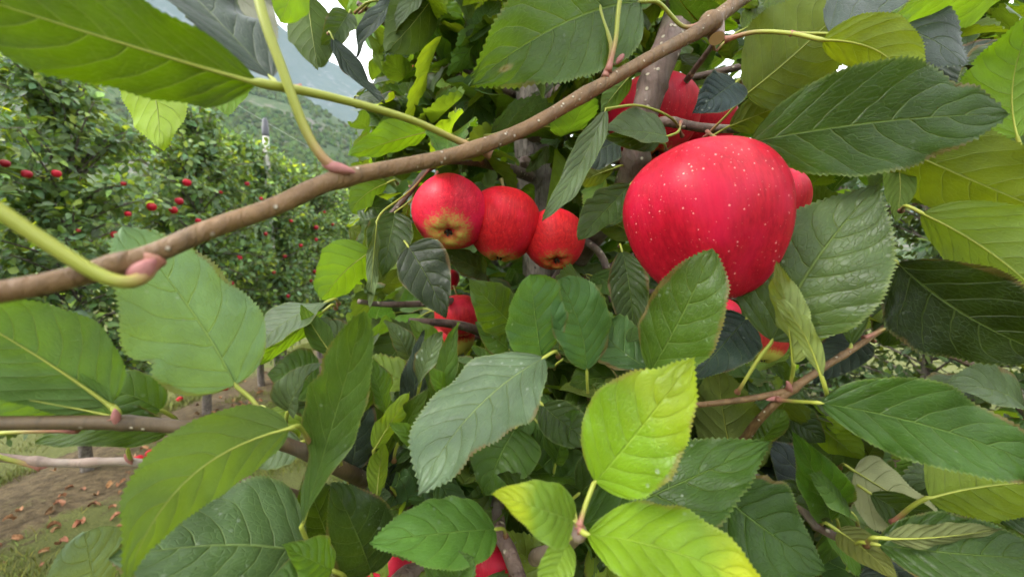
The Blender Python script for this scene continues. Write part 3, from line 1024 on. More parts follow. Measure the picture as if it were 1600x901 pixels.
def H(br, bx, by, bd, tx, ty, td, wpx, side='t', c='m', pet=None, **kw):
    par = BR[br]
    kw.setdefault('twist', random.uniform(-30, 30))
    kw.setdefault('bow', random.uniform(.02, .13))
    kw.setdefault('fold', random.uniform(.08, .36))
    kw.setdefault('k1', random.uniform(.56, .76))
    kw.setdefault('k2', random.uniform(.80, 1.12))
    kw.setdefault('wav', random.uniform(.018, .036))
    if 'mid' not in kw: kw.setdefault('sweep', random.uniform(-.05, .05))
    md = (bd + td) / 2
    pw = [P(*q) for q in pet] if pet else None
    return hero_leaf(par, P(bx, by, bd), P(tx, ty, td), wpx * md / FPX, side, c, pet=pw, **kw)


# --- top left, close to the lens
H('fore', 402, 128, .118, -260, -78, .085, 172, 'b', (0.030, 0.072, 0.003), [(520, 152, .135), (640, 186, .155), (722, 222, .172), (768, 240, .176)], pr=.0015, roll=24, bow=.03, fold=.10, cr=.003, k1=.8)
H('fore', 425, 122, .132, 120, -170, .15, 105, 't', 'b', [(435, 132, .13), (470, 138, .135)], roll=48, bow=.02, fold=.05, cr=.002)
H('fore', 385, -90, .120, 330, -340, .12, 150, 'b', 'f', [(410, 20, .118), (440, 105, .120), (476, 200, .124), (506, 248, .127), (536, 270, .131)], pr=.00150)
H('fore', -180, 230, .075, -500, 180, .07, 200, 'b', 'f', [(-60, 290, .078), (60, 370, .084), (150, 426, .089), (198, 440, .092), (226, 428, .096), (238, 405, .0985)], pr=.0016)
H('fore', 340, -110, .30, 408, 108, .27, 105, 'b', (0.18, 0.21, 0.17), roll=5, bow=.06)
H('fore', 212, 60, .20, 248, 230, .19, 92, 'b', 'y', roll=30, bow=.05, wav=.03)
H('fore', 340, 55, .25, 357, 181, .25, 70, 'b', 'f', roll=25)
H('fore', 480, -8, .40, 497, 107, .38, 72, 'b', 'd', roll=2, bow=.05)
H('fore', 470, -60, .34, 437, 35, .33, 66, 'b', 'f', roll=30)
H('fore', 545, 20, .42, 500, 92, .40, 40, 't', 'd', roll=10)
H('hang', 690, -25, .34, 603, 80, .33, 78, 'b', 'd', roll=6, bow=.10, fold=.35)
H('hang', 668, -20, .345, 614, 62, .34, 22, 't', 's', roll=50)
H('hang', 640, -15, .36, 556, 88, .35, 28, 't', 'b', roll=45, bow=.08)
H('hang', 520, 60, .36, 602, 160, .35, 26, 't', 'b', roll=40, bow=-.06)
H('hang', 560, -30, .48, 575, 52, .47, 60, 'b', 'f', roll=30)
H('fruit', 668, 205, .33, 545, 243, .32, 48, 'b', 'f', roll=32, bow=.06)
H('fruit', 660, 175, .40, 560, 190, .39, 45, 't', 'g', roll=40)
H('hang', 700, 150, .46, 640, 190, .44, 44, 't', 'f', roll=40)
H('hang', 560, 150, .40, 640, 205, .38, 40, 't', 'd', roll=35)
H('hang', 745, 165, .46, 715, 222, .45, 42, 't', 'b', roll=30)
# --- top centre
H('fore', 1000, 2, .215, 733, 134, .185, 172, 't', (0.040, 0.095, 0.034), [(1030, 5, .225), (1065, 40, .23), (1092, 40, .232)], roll=8, bow=.04, fold=.15, mat='leaf_rust', sweep=-.05, pr=.0012)
H('fore', 925, -60, .20, 900, -260, .2, 120, 'b', 'm', [(938, 20, .203), (955, 75, .204), (945, 122, .203)], pr=.0013)
H('fore', 975, -50, .195, 1010, -220, .2, 120, 'b', 'm', [(966, 20, .198), (962, 62, .2), (950, 112, .203)], pr=.0012)
H('limb', 946, 172, .245, 847, 346, .225, 42, 't', 's', [(1000, 165, .255), (1050, 185, .275), (1066, 212, .30)], roll=28, bow=-.10, fold=.30, wav=.02, pr=.0009)
H('limb', 1042, 212, .255, 936, 203, .25, 44, 't', 's', [(1060, 205, .27), (1064, 190, .30)], roll=55, bow=.05, fold=.3)
H('limb', 1030, 222, .27, 942, 214, .262, 36, 't', 'd', roll=0)
H('limb', 968, 222, .30, 882, 272, .29, 54, 't', 'b', roll=20)
H('limb', 985, 288, .275, 903, 374, .26, 58, 't', 'd', roll=18, bow=-.05)
H('limb', 960, 262, .33, 905, 285, .32, 35, 'b', 'o', roll=15)
H('limb', 1150, 128, .27, 1081, 178, .255, 66, 't', (0.035, 0.065, 0.055), roll=10, bow=.05)
H('limb', 985, 118, .30, 940, 175, .30, 40, 'b', 'g', roll=20)
# --- top right
H('limbtwig', 1165, 147, .275, 1345, -15, .25, 158, 'b', 'o', [(1140, 175, .285), (1100, 215, .31)], roll=14, bow=.04, fold=.12)
H('limbtwig', 1140, 197, .295, 1288, 138, .28, 54, 'b', 'o', [(1120, 208, .30), (1098, 222, .312)], roll=20)
H('fore', 1286, 62, .205, 1422, 154, .19, 74, 'b', (0.10, 0.165, 0.015), [(1235, 52, .215), (1180, 50, .225), (1132, 62, .233)], roll=24, fold=.2, pr=.0012, mid=(1380, 84, .195), cr=.004)
H('fore', 1296, 52, .212, 1514, 108, .205, 118, 't', 'b', [(1235, 52, .215)], roll=58, fold=-.05, wav=.03, mid=(1420, 48, .212))
H('fore', 1680, -80, .22, 1392, 18, .19, 125, 'b', 'f', roll=34, bow=.03)
H('limbtwig', 1172, 222, .185, 1574, 178, .16, 160, 't', (0.034, 0.082, 0.034), [(1150, 224, .19), (1120, 215, .22), (1105, 205, .30)], roll=6, bow=.05, fold=.10, cr=.006)
H('limbtwig', 1590, 215, .21, 1625, 10, .19, 105, 'b', 'f', roll=25)
H('limbtwig', 1408, 232, .225, 1690, 352, .20, 128, 'b', 'o', roll=30, bow=.04)
H('limbtwig', 1468, 288, .25, 1572, 402, .235, 104, 't', 'b', roll=40, bow=.04)
H('limbtwig', 1440, 332, .195, 1690, 540, .165, 112, 'b', (0.09, 0.165, 0.03), roll=30, bow=.05, fold=.3)
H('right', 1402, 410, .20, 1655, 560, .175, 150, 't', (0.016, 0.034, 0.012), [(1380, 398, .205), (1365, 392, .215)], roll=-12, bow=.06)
H('limbtwig', 1398, 235, .24, 1399, 347, .235, 38, 'b', 'm', roll=4)
H('limbtwig', 1660, 352, .22, 1563, 382, .21, 70, 'b', 'y', roll=30)
H('limbtwig', 1510, 130, .28, 1580, 60, .27, 90, 't', 'b', roll=35)
H('limbtwig', 1360, 130, .30, 1325, 90, .29, 40, 't', 's', roll=40)
H('limbtwig', 1230, 150, .32, 1300, 165, .31, 36, 'b', 'f', roll=30)
H('limbtwig', 1580, 60, .26, 1500, 150, .26, 60, 't', 'd', roll=20)
# --- right middle
H('right', 1206, 532, .190, 1374, 286, .175, 190, 't', (0.062, 0.120, 0.030), [(1185, 560, .193), (1160, 600, .197), (1152, 612, .203)], roll=8, bow=.05, fold=.14, wav=.02, cr=.006)
H('shade', 1015, 582, .185, 1113, 387, .165, 112, 't', (0.050, 0.115, 0.030), roll=20, bow=.05, fold=.15, cr=.006, wav=.02)
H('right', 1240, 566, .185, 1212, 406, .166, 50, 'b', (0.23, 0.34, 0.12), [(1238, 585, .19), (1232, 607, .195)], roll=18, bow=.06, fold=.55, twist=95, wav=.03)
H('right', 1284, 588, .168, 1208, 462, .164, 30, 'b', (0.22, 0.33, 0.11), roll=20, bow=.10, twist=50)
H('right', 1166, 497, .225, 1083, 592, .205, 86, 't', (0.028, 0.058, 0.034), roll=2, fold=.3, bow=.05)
H('right', 1432, 425, .235, 1380, 540, .23, 80, 't', 'd', roll=0)
H('right', 1330, 538, .2, 1318, 400, .23, 40, 't', 'm', [(1327, 545, .2)], roll=10)
H('right', 1350, 530, .25, 1272, 600, .24, 60, 't', 'b', roll=15)
H('right', 1442, 494, .205, 1490, 440, .22, 60, 't', 'd', [(1400, 505, .204), (1350, 528, .203)], roll=5)
H('right', 1345, 500, .28, 1260, 520, .27, 50, 'b', 'y', roll=30)
# --- right lower
H('righttwig', 1282, 629, .172, 1660, 745, .145, 128, 't', (0.042, 0.112, 0.034), [(1250, 627, .182), (1215, 624, .195)], roll=6, bow=.06, fold=.10, cr=.006)
H('righttwig', 1150, 738, .235, 1122, 570, .215, 112, 'b', (0.08, 0.125, 0.030), roll=18, fold=.15)
H('rightlow', 1290, 792, .245, 1198, 686, .23, 80, 't', (0.055, 0.080, 0.070), roll=24, bow=.04)
H('rightlow', 1298, 812, .215, 1236, 670, .195, 66, 't', (0.045, 0.125, 0.030), roll=14, fold=.3, bow=.06)
H('rightlow', 1305, 808, .225, 1192, 762, .205, 48, 't', 'd', roll=20)
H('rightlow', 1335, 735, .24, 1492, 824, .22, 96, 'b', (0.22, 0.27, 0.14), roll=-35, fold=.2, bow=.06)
H('rightlow', 1360, 770, .232, 1480, 832, .22, 56, 't', 'd', roll=-10)
H('rightlow', 1452, 776, .195, 1690, 752, .17, 130, 'b', (0.090, 0.155, 0.012), [(1425, 790, .2), (1395, 816, .21)], roll=26, pr=.0011)
H('rightlow', 1372, 850, .19, 1660, 872, .165, 108, 't', (0.034, 0.085, 0.026), roll=10, bow=.05)
H('rightlow', 1388, 840, .18, 1566, 824, .17, 30, 'b', (0.12, 0.16, 0.06), roll=35)
H('rightlow', 1310, 828, .205, 1405, 912, .19, 50, 'b', (0.14, 0.18, 0.05), roll=20)
H('rightlow', 1345, 790, .24, 1405, 842, .23, 36, 't', 'b', roll=40)
H('rightlow', 1110, 758, .205, 1292, 892, .175, 150, 't', (0.034, 0.088, 0.026), roll=12, cr=.008, bow=.05)
H('rightlow', 1265, 650, .27, 1350, 720, .26, 55, 'b', 'y', roll=30)
H('rightlow', 1340, 740, .27, 1375, 680, .26, 44, 't', 's', roll=40)
H('rightlow', 1200, 640, .28, 1290, 690, .26, 60, 't', 'd', roll=10)
H('rightlow', 1480, 890, .21, 1340, 905, .2, 60, 't', 'b', roll=35)
H('far', 1600, 640, .32, 1480, 600, .31, 60, 't', 's', roll=45)
H('far', 1530, 590, .33, 1440, 640, .32, 50, 't', 's', roll=40)
# --- bright young shoot, bottom centre
H('spur', 930, 752, .142, 1086, 556, .128, 152, 't', (0.13, 0.27, 0.014), [(915, 788, .140), (905, 820, .138)], roll=14, bow=.06, fold=.16, cr=.005, pr=.0009, wav=.018, yel=.30)
H('spur', 896, 812, .138, 769, 770, .128, 80, 't', (0.15, 0.29, 0.035), [(903, 822, .138)], roll=16, bow=.10, fold=.35, twist=35, wav=.03, yel=.6)
H('spur', 918, 833, .135, 1215, 930, .115, 128, 't', (0.145, 0.29, 0.012), [(908, 828, .137)], roll=30, bow=.10, fold=.14, pr=.0011, yel=.9)
H('spur', 886, 846, .137, 842, 945, .125, 52, 't', (0.15, 0.28, 0.03), [(900, 832, .138)], roll=10, fold=.4)
H('spur', 895, 792, .14, 884, 778, .137, 12, 'b', 'y', [(902, 818, .138)], pr=.0006)
H('spur', 905, 822, .19, 1205, 688, .175, 140, 't', (0.036, 0.092, 0.026), [(890, 835, .19)], roll=18, cr=.008, bow=.05, fold=.1)
H('spur', 905, 770, .21, 1010, 690, .2, 80, 't', 'd', roll=15)
# --- centre
H('mid', 846, 557, .215, 829, 428, .195, 96, 't', (0.075, 0.190, 0.055), roll=30, bow=.04, cr=.020, wav=.025, fold=.2, k2=.55)
H('mid', 917, 577, .225, 872, 436, .21, 92, 't', (0.075, 0.190, 0.055), [(918, 605, .23), (921, 640, .25)], roll=28, bow=.04, cr=.016, wav=.02, k2=.62)
H('mid', 803, 508, .255, 733, 434, .24, 72, 't', 'm', roll=18)
H('mid', 795, 545, .26, 742, 502, .25, 58, 't', 'g', roll=30)
H('shade', 1010, 590, .26, 890, 600, .24, 90, 't', 'm', roll=24)
H('shade', 1060, 610, .25, 950, 560, .235, 70, 't', 'd', roll=15)
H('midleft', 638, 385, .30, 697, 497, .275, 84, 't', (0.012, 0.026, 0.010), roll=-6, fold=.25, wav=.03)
H('midleft', 617, 332, .33, 598, 432, .31, 66, 't', 'd', [(640, 314, .335), (668, 290, .345), (684, 268, .352)], roll=8, pr=.0008)
H('midleft', 588, 348, .30, 578, 482, .285, 20, 'b', 's', [(600, 328, .31), (640, 298, .33), (672, 262, .35)], roll=10, twist=80, pr=.0008)
H('fruit', 640, 318, .345, 628, 385, .34, 16, 'b', 'y', [(646, 300, .345), (640, 290, .348)], pr=.0007)
H('midleft', 580, 392, .315, 503, 468, .30, 78, 'b', 'f', roll=30)
H('midleft', 560, 320, .36, 630, 330, .34, 40, 't', 'd', roll=10)
H('fruit', 605, 285, .34, 548, 330, .33, 40, 'b', 'g', roll=30)
H('fruit', 760, 430, .42, 690, 392, .36, 40, 't', 's', roll=30)
H('fruit2', 972, 392, .32, 989, 520, .30, 60, 't', 'd', roll=2)
H('fruit2', 1000, 370, .36, 930, 330, .34, 46, 'b', 'o', roll=10)
H('fruit2', 925, 430, .38, 975, 470, .36, 44, 't', 'g', roll=40)
# --- centre bottom
H('mid', 850, 558, .190, 652, 772, .150, 140, 't', (0.115, 0.200, 0.100), roll=46, fold=.10, wav=.03, cr=.008, mid=(742, 640, .172))
H('bottom2', 774, 826, .185, 577, 846, .155, 96, 't', (0.085, 0.215, 0.036), roll=24, bow=.10, fold=.2, cr=.006, wav=.02)
H('bottom2', 806, 668, .225, 758, 775, .205, 108, 't', (0.045, 0.110, 0.032), roll=12, wav=.02)
H('bottom2', 840, 660, .24, 880, 745, .23, 60, 't', 'g', roll=20)
H('mid', 848, 632, .22, 928, 692, .205, 66, 't', 'd', roll=14)
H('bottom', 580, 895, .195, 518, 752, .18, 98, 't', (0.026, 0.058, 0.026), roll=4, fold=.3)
H('bottom', 520, 860, .21, 475, 740, .20, 80, 't', 'd', roll=2)
H('bottom', 690, 945, .17, 740, 870, .16, 120, 't', 'g', roll=26)
H('bottom', 610, 760, .235, 540, 700, .22, 80, 't', 'b', roll=12)
H('left', 472, 818, .158, 567, 488, .142, 84, 't', (0.050, 0.112, 0.048), [(480, 845, .165), (500, 892, .18)], roll=36, bow=-.08, sweep=.05, fold=.25, twist=60, wav=.02, k1=.7, k2=.7)
H('bottom', 548, 735, .215, 556, 598, .20, 66, 't', 'b', roll=12)
H('bottom', 600, 720, .225, 545, 590, .215, 56, 't', 'd', roll=14)
H('bottom', 585, 700, .19, 640, 612, .19, 34, 'b', 'y', [(590, 740, .2), (592, 776, .21)], roll=25)
H('bottom', 588, 778, .19, 600, 690, .19, 32, 'b', 'y', roll=25)
H('bottom', 648, 668, .235, 662, 515, .22, 40, 't', 'b', roll=30)
H('bottom', 690, 645, .225, 718, 503, .21, 38, 't', 'g', roll=35)
H('bottom', 700, 660, .25, 640, 560, .24, 50, 't', 'g', roll=30)
H('mid', 635, 558, .275, 560, 572, .26, 56, 'b', 'o', roll=25)
H('mid', 760, 650, .25, 700, 560, .24, 56, 't', 'm', roll=20)
H('left', 522, 556, .22, 470, 474, .21, 36, 'b', 'g', roll=25)
H('left', 508, 472, .235, 378, 566, .205, 52, 't', 's', roll=62, bow=.10, fold=.1)
H('left', 505, 486, .24, 395, 572, .212, 30, 'b', 'f', roll=30, bow=.10)
H('left', 495, 602, .215, 417, 584, .20, 82, 't', 'g', roll=30, cr=.014, wav=.03)
H('left', 510, 640, .215, 440, 610, .21, 60, 't', 's', roll=40, cr=.01)
H('left', 470, 690, .20, 395, 730, .19, 55, 't', 's', roll=40)
H('left', 545, 540, .24, 480, 500, .23, 40, 't', 's', roll=30)
H('left', 420, 640, .22, 460, 700, .21, 40, 't', 'y', roll=30)
H('left', 560, 650, .2, 520, 560, .19, 60, 't', 'm', roll=20)
# --- left
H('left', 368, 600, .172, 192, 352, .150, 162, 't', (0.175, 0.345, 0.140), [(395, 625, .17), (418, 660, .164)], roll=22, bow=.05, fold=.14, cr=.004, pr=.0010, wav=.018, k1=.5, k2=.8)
H('left', 172, 632, .146, -150, 440, .118, 132, 'b', (0.062, 0.145, 0.03), [(183, 645, .1455), (180, 657, .144)], roll=30, bow=.03, fold=.1, pr=.0013)
H('left', 176, 648, .146, -120, 600, .125, 90, 'b', (0.075, 0.17, 0.03), [(182, 655, .1455)], roll=34)
H('left', 252, 640, .175, 120, 600, .165, 72, 't', 'g', roll=20)
H('left', 262, 676, .172, 55, 690, .155, 62, 't', 'm', [(285, 682, .17), (310, 690, .165)], roll=26)
H('left', -60, 690, .15, -200, 700, .15, 80, 't', 'm', [(0, 676, .15), (120, 670, .148)])
H('leftlow', -40, 700, .16, -220, 690, .15, 70, 'b', 'f', [(10, 716, .163), (65, 730, .168)])
H('leftlow', 200, 700, .17, 210, 660, .165, 20, 'b', 'y', [(202, 712, .172), (205, 720, .175)], pr=.0008)
H('left', 452, 668, .142, 196, 912, .105, 118, 'b', (0.062, 0.128, 0.020), [(470, 668, .15), (490, 700, .17)], roll=32, fold=.14, wav=.025, mid=(300, 742, .124))
H('left', 478, 862, .170, 170, 872, .135, 190, 't', (0.075, 0.150, 0.050), roll=46, bow=.06, fold=.12, cr=.008, wav=.02)
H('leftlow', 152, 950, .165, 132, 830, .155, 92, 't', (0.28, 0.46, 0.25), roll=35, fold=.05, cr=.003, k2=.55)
H('leftlow', 520, 890, .165, 440, 850, .155, 56, 't', 'f', roll=24, cr=.01)
H('leftlow', 500, 905, .16, 425, 905, .15, 60, 't', 'g', roll=30)
# --- a tangle of narrower folded leaves low in the middle
for bx, by, bd, tx, ty, td, w_, c_, br in [(602, 642, .21, 574, 556, .2, 34, 'g', 'bottom'), (655, 604, .205, 692, 518, .2, 32, 's', 'mid'), (622, 692, .2, 670, 606, .19, 38, 'm', 'bottom'), (722, 692, .24, 762, 600, .23, 42, 's', 'bottom2'),
                                          (545, 604, .2, 592, 520, .2, 38, 's', 'left'), (692, 562, .235, 640, 500, .23, 34, 'm', 'mid'), (782, 622, .24, 738, 540, .235, 40, 'g', 'mid'), (880, 642, .245, 962, 600, .24, 42, 'm', 'mid'),
                                          (868, 724, .22, 902, 640, .21, 40, 'g', 'bottom2'), (662, 722, .18, 608, 660, .175, 32, 'f', 'bottom'), (450, 642, .19, 502, 566, .185, 42, 's', 'left'), (522, 702, .18, 468, 640, .175, 38, 'g', 'left'),
                                          (832, 802, .2, 778, 740, .19, 44, 'd', 'bottom2'), (560, 820, .2, 610, 770, .19, 40, 's', 'bottom'), (700, 640, .215, 668, 570, .21, 30, 'f', 'mid'), (1040, 740, .21, 985, 690, .2, 44, 'g', 'spur'),
                                          (1180, 700, .21, 1225, 640, .21, 40, 'm', 'rightlow'), (1330, 800, .2, 1262, 740, .195, 44, 'g', 'rightlow'), (640, 560, .24, 600, 500, .235, 34, 's', 'mid'), (880, 560, .25, 950, 500, .245, 44, 'm', 'mid')]:
    H(br, bx, by, bd, tx, ty, td, w_, 't', c_, roll=random.uniform(18, 50), fold=random.uniform(.2, .6), twist=random.uniform(-60, 60), cr=.014, nu=60, nv=8)
print('hero leaves', len([o for o in bpy.data.objects if o.name.startswith('leaf')]))


# ------------------------------------------------------------------ filler spurs deeper in the tree (each leaf still a part)
KEEP = [  # (x0, y0, x1, y1, depth that must be exceeded): what has to stay open in front of these depths
    (-300, 130, 545, 1000, 99), (-300, 0, 470, 140, 99), (640, 262, 918, 428, .42), (975, 105, 1260, 500, .50), (1285, 318, 1620, 405, 99), (1260, 520, 1620, 640, 99),
    (1400, 400, 1445, 520, 99), (1275, 75, 1350, 165, 99), (1495, 95, 1545, 140, 99), (790, 150, 850, 240, .72), (842, 425, 880, 465, .72), (835, 650, 880, 710, .72),
    (575, 850, 675, 901, .32), (730, 830, 810, 901, .32), (668, 432, 762, 558, .46), (430, 0, 545, 120, 99), (545, 30, 575, 150, 99), (1085, 470, 1235, 560, .34), (1320, 690, 1600, 860, .27), (1190, 670, 1300, 800, .26), (600, 375, 705, 500, .31)]


def leaf_ok(pts):
    for p in pts:
        q = project(p)
        if q is None or q[2] < 0.225: return False
        for (a, b, c, d, k) in KEEP:
            if a < q[0] < c and b < q[1] < d and q[2] < k: return False
    return True


def filler_mesh(i):
    random.seed(900 + i)
    L = 1.0
    B, T = Vector((0, 0, 0)), Vector((0, 1, 0))
    C = Vector((random.uniform(-.08, .08), .5, random.uniform(-.05, .25)))
    f = bez_fun(B, T, C)
    tw = random.uniform(-40, 40)

    def nf(u):
        _, tt = f(u)
        return Matrix.Rotation(R(tw) * (u - .5), 3, tt) @ Vector((0, -tt.z, tt.y)).normalized()
    mb = MB()
    V, F, U = leaf_sheet(40, 6, 1, random.uniform(.48, .64), f, nf, random.uniform(.05, .5), random.uniform(.02, .05), 1.6, .06, i, 0, .014, irreg=.06)
    mb.add(V, F, U, 0)
    path = [(random.uniform(-.05, .05), -.30, -.10), (0, -.14, -.02), (0, 0, 0)] + [tuple(f(u)[0] - nf(u) * .004) for u in np.linspace(.08, .9, 8)]
    V, F, _ = tube(spline(path, 2), np.interp(np.linspace(0, 1, 21), [0, .2, 1], [.016, .012, .002]), 5)
    mb.add(V, F, [(0, max(0, .9 - 5 * (k // 5) / 20)) for k in range(len(V))], 1)
    return mesh('leaf', mb.V, mb.F, [M['leaf'], M['petiole']], mb.U, mb.M)


FM = [filler_mesh(i) for i in range(12)]
random.seed(77)
cands = []
cl_pos, cl_ax, cl_n, cl_L = [], [], [], []
nfill = 0
tries = 0
TW = MB()
while nfill < 145 and tries < 9000:
    tries += 1
    d = random.uniform(0.31, 0.78)
    px, py = random.uniform(480, 1660), random.uniform(-60, 960)
    c = P(px, py, d)
    if not leaf_ok([c]): continue
    made = 0
    az0 = random.uniform(0, 6.28)
    up = random.uniform(-.3, .7)
    placed = []
    for k in range(6):
        az = az0 + k * 2.4
        dr = Vector((math.cos(az), math.sin(az), random.uniform(-.7, .5))).normalized()
        L = random.uniform(.065, .105)
        b = c + dr * (L * .3)
        t = b + dr * L
        sdv = dr.cross(Vector((0, 0, 1))).normalized() * L * .28
        if not leaf_ok([b, t, (b + t) / 2, (b + t) / 2 + sdv, (b + t) / 2 - sdv]): continue
        q = project((b + t) / 2)
        if not (-20 < q[0] < 1620 and -20 < q[1] < 920): continue
        placed.append((b, dr, L))
    if len(placed) < 2: continue
    for b, dr, L in placed:
        n = Vector((random.gauss(0, .45), random.gauss(-.15, .45), .8))
        n = (n - dr * n.dot(dr)).normalized()
        x = dr.cross(n)
        o = link('leaf', FM[random.randrange(12)], random.choice([BR[k] for k in ('limb', 'fruit', 'fruit2', 'mid', 'midleft', 'shade', 'bottom', 'bottom2', 'hang')]))
        m = Matrix((x, dr, n)).transposed().to_4x4()
        m.translation = b
        o.matrix_basis = m @ Matrix.Scale(L, 4)
        c_ = GREEN[random.choice('dmmggoffsb')]
        o.color = (*c_, 1)
        nfill += 1
    # spur wood that carries the rosette, running back towards the trunk
    e = Vector((0.05 + random.uniform(-.05, .05), 0.63, c.z - random.uniform(-.02, .15)))
    mid = c.lerp(e, .45) + Vector((0, 0, random.uniform(-.04, .03)))
    ok = leaf_ok([c, c.lerp(mid, .5), mid, mid.lerp(e, .4)])
    en = e if ok else c.lerp(mid, .35)
    sp = spline([tuple(c), tuple(c.lerp(mid, .5) if ok else c.lerp(en, .5)), tuple(en)], 5)
    TW.add(*tube(sp, np.linspace(.0022, .006 if ok else .003, len(sp)), 6))
tw = tpart(TW, 'spur_wood', [M['limb']])
tw['kind'] = 'stuff'
print('filler leaves', nfill, 'tries', tries)

# denser crown leaves round the trunk, too many to pick apart
def medium_leaf(i):
    random.seed(300 + i)
    f = bez_fun(Vector((0, 0, 0)), Vector((0, 1, 0)), Vector((random.uniform(-.08, .08), .5, random.uniform(-.12, .25))))
    tw_ = random.uniform(-50, 50)

    def nf(u):
        _, tt = f(u)
        return Matrix.Rotation(R(tw_) * (u - .5), 3, tt) @ Vector((0, -tt.z, tt.y)).normalized()
    V, F, U = leaf_sheet(26, 4, 1, random.uniform(.44, .6), f, nf, random.uniform(.05, .85), random.uniform(.02, .05), 1.6, .06, i, 0, .014, .66, .98, .06)
    return np.array([tuple(v) for v in V]), F, np.array(U)


ML = [medium_leaf(i) for i in range(10)]
random.seed(123)
bv, bf, bu, bt = [], [], [], []
off = 0
made = tries = 0
while made < 1750 and tries < 60000:
    tries += 1
    if made < 620:      # the nearer ones sit between the large leaves
        if random.random() < .7: c = P(random.uniform(540, 1560), random.uniform(440, 930), random.uniform(.225, .34))
        else: c = P(random.uniform(570, 1200), random.uniform(-20, 290), random.uniform(.36, .5))
    else:
        c = P(random.uniform(500, 1660), random.uniform(-60, 960), random.uniform(.34, .85))
    dr = Vector((random.gauss(0, 1), random.gauss(-.2, .8), random.gauss(-.35, .6))).normalized()
    L = random.uniform(.045, .095) if made >= 620 else random.uniform(.035, .065)
    if not leaf_ok([c, c + dr * L, c + dr * L * .5]): continue
    n = Vector((random.gauss(-.1, .45), random.gauss(-.45, .45), .75))
    n = (n - dr * n.dot(dr)).normalized()
    x = dr.cross(n)
    V, F, U = ML[made % 10]
    mt = np.array(Matrix((x, dr, n)).transposed()) * L
    bv.append(V @ mt.T + np.array(c))
    bf += [tuple([q + off for q in f]) for f in F]
    bu.append(U)
    k = random.uniform(.6, 1.3)
    t_ = [k * random.uniform(.85, 1.25), k, k * random.uniform(.7, 1.2), 1]
    if random.random() < .18: t_ = [t_[0] * 2, t_[1] * 1.8, t_[2], 1]
    elif random.random() < .3: t_ = [t_[0] * 1.5, t_[1] * 1.45, t_[2] * 1.3, 1]
    bt.append(np.tile(t_, (len(V), 1)))
    off += len(V)
    made += 1
mass = link('foliage', mesh('foliage', np.concatenate(bv), bf, [M['leaf_mass']], np.concatenate(bu), None, True, np.concatenate(bt)), tree)
mass.location = -TREE_INV
mass.color = (0.060, 0.112, 0.030, 1)
mass['kind'] = 'stuff'
print('crown leaves', made, tries)

# the mass of small leaves beyond, and crown leaves added overhead for shade
pos, axs, nrs, Ls = [], [], [], []
tries = 0
while len(pos) < 3300 and tries < 90000:
    tries += 1
    if random.random() < .91:
        d = random.uniform(.68, 1.45)
        px, py = (random.uniform(500, 1640) if random.random() < .55 else random.uniform(540, 1000)), random.uniform(-80, 960)
        c = P(px, py, d)
    else:
        c = Vector((random.uniform(-.3, .75), random.uniform(.12, 1.1), random.uniform(1.9, 2.7)))
        q = project(c)
        if q and 0 < q[1] < 900 and -50 < q[0] < 1650 and q[2] < .6: continue
    dr = Vector((random.gauss(0, 1), random.gauss(0, 1), random.gauss(-.3, .6))).normalized()
    L = random.uniform(.06, .10)
    q = project(c)
    if q and not leaf_ok([c, c + dr * L]) and q[1] > -40: continue
    pos.append(c); axs.append(dr)
    nrs.append(Vector((random.gauss(0, .5), random.gauss(0, .5), .9)))
    Ls.append(L)
n_in = len(pos)
while len(pos) < n_in + 260:  # unseen leaves above the view, added to shade the tree below
    c = Vector((random.uniform(-.5, 1.3), random.uniform(-.7, 1.3), random.uniform(1.98, 2.85)))
    q = project(c)
    if q and q[1] > -60 and q[2] < 1.2: continue
    dr = Vector((random.gauss(0, 1), random.gauss(0, 1), random.gauss(-.3, .6))).normalized()
    pos.append(c); axs.append(dr)
    nrs.append(Vector((random.gauss(0, .5), random.gauss(0, .5), .9)))
    Ls.append(random.uniform(.06, .10))
Ls = np.array(Ls)
fol = leaf_cloud('foliage', np.array(pos), np.array(axs), np.array(nrs), Ls, Ls * .56, tints(len(Ls), .15), nu=8, parent=tree, color=(0.045, 0.092, 0.022))
fol.location = -TREE_INV
fol['kind'] = 'stuff'


# ------------------------------------------------------------------ apples
def apple_mesh(name, conic=0.12, elong=1.0, seg=48, rings=36, lobes=0.03, seed=0, bulge=0.0):
    r_ = random.Random(seed)
    ph = r_.uniform(0, 6)
    V, F = [], []
    for i in range(rings + 1):
        th = math.pi * i / rings
        for j in range(seg):
            a = 2 * math.pi * j / seg
            r = math.sin(th) ** 0.92
            z = math.cos(th)
            r *= 1 + conic * z - 0.04 * z * z
            low = max(0, -z)
            r *= 1 + lobes * (0.3 + low) * math.cos(5 * a + ph) + 0.018 * math.cos(2 * a + ph * 2) + 0.012 * math.cos(3 * a + 1)
            zz = z * elong * (0.93 if z > 0 else 0.95)
            zz -= 0.34 * math.exp(-(r / 0.24) ** 2) if z > 0 else 0
            zz += (0.20 * math.exp(-(r / 0.20) ** 2) + 0.03 * math.cos(5 * a + ph) * math.exp(-((r - .3) / .15) ** 2)) if z < 0 else 0
            V.append((r * math.cos(a), r * math.sin(a), zz))
    for i in range(rings):
        for j in range(seg):
            a, b = i * seg + j, i * seg + (j + 1) % seg
            F.append((a, a + seg, b + seg, b))
    return mesh(name, V, F, [M['apple']])


def stalk_mesh():
    sp = spline([(0, 0, .45, .05), (.02, .0, .8, .04), (.10, .03, 1.12, .04), (.16, .05, 1.3, .065)], 5)
    sp = np.array(sp)
    V, F, U = tube(sp[:, :3], sp[:, 3], 8)
    return mesh('stalk', V, F, [M['stalk']])


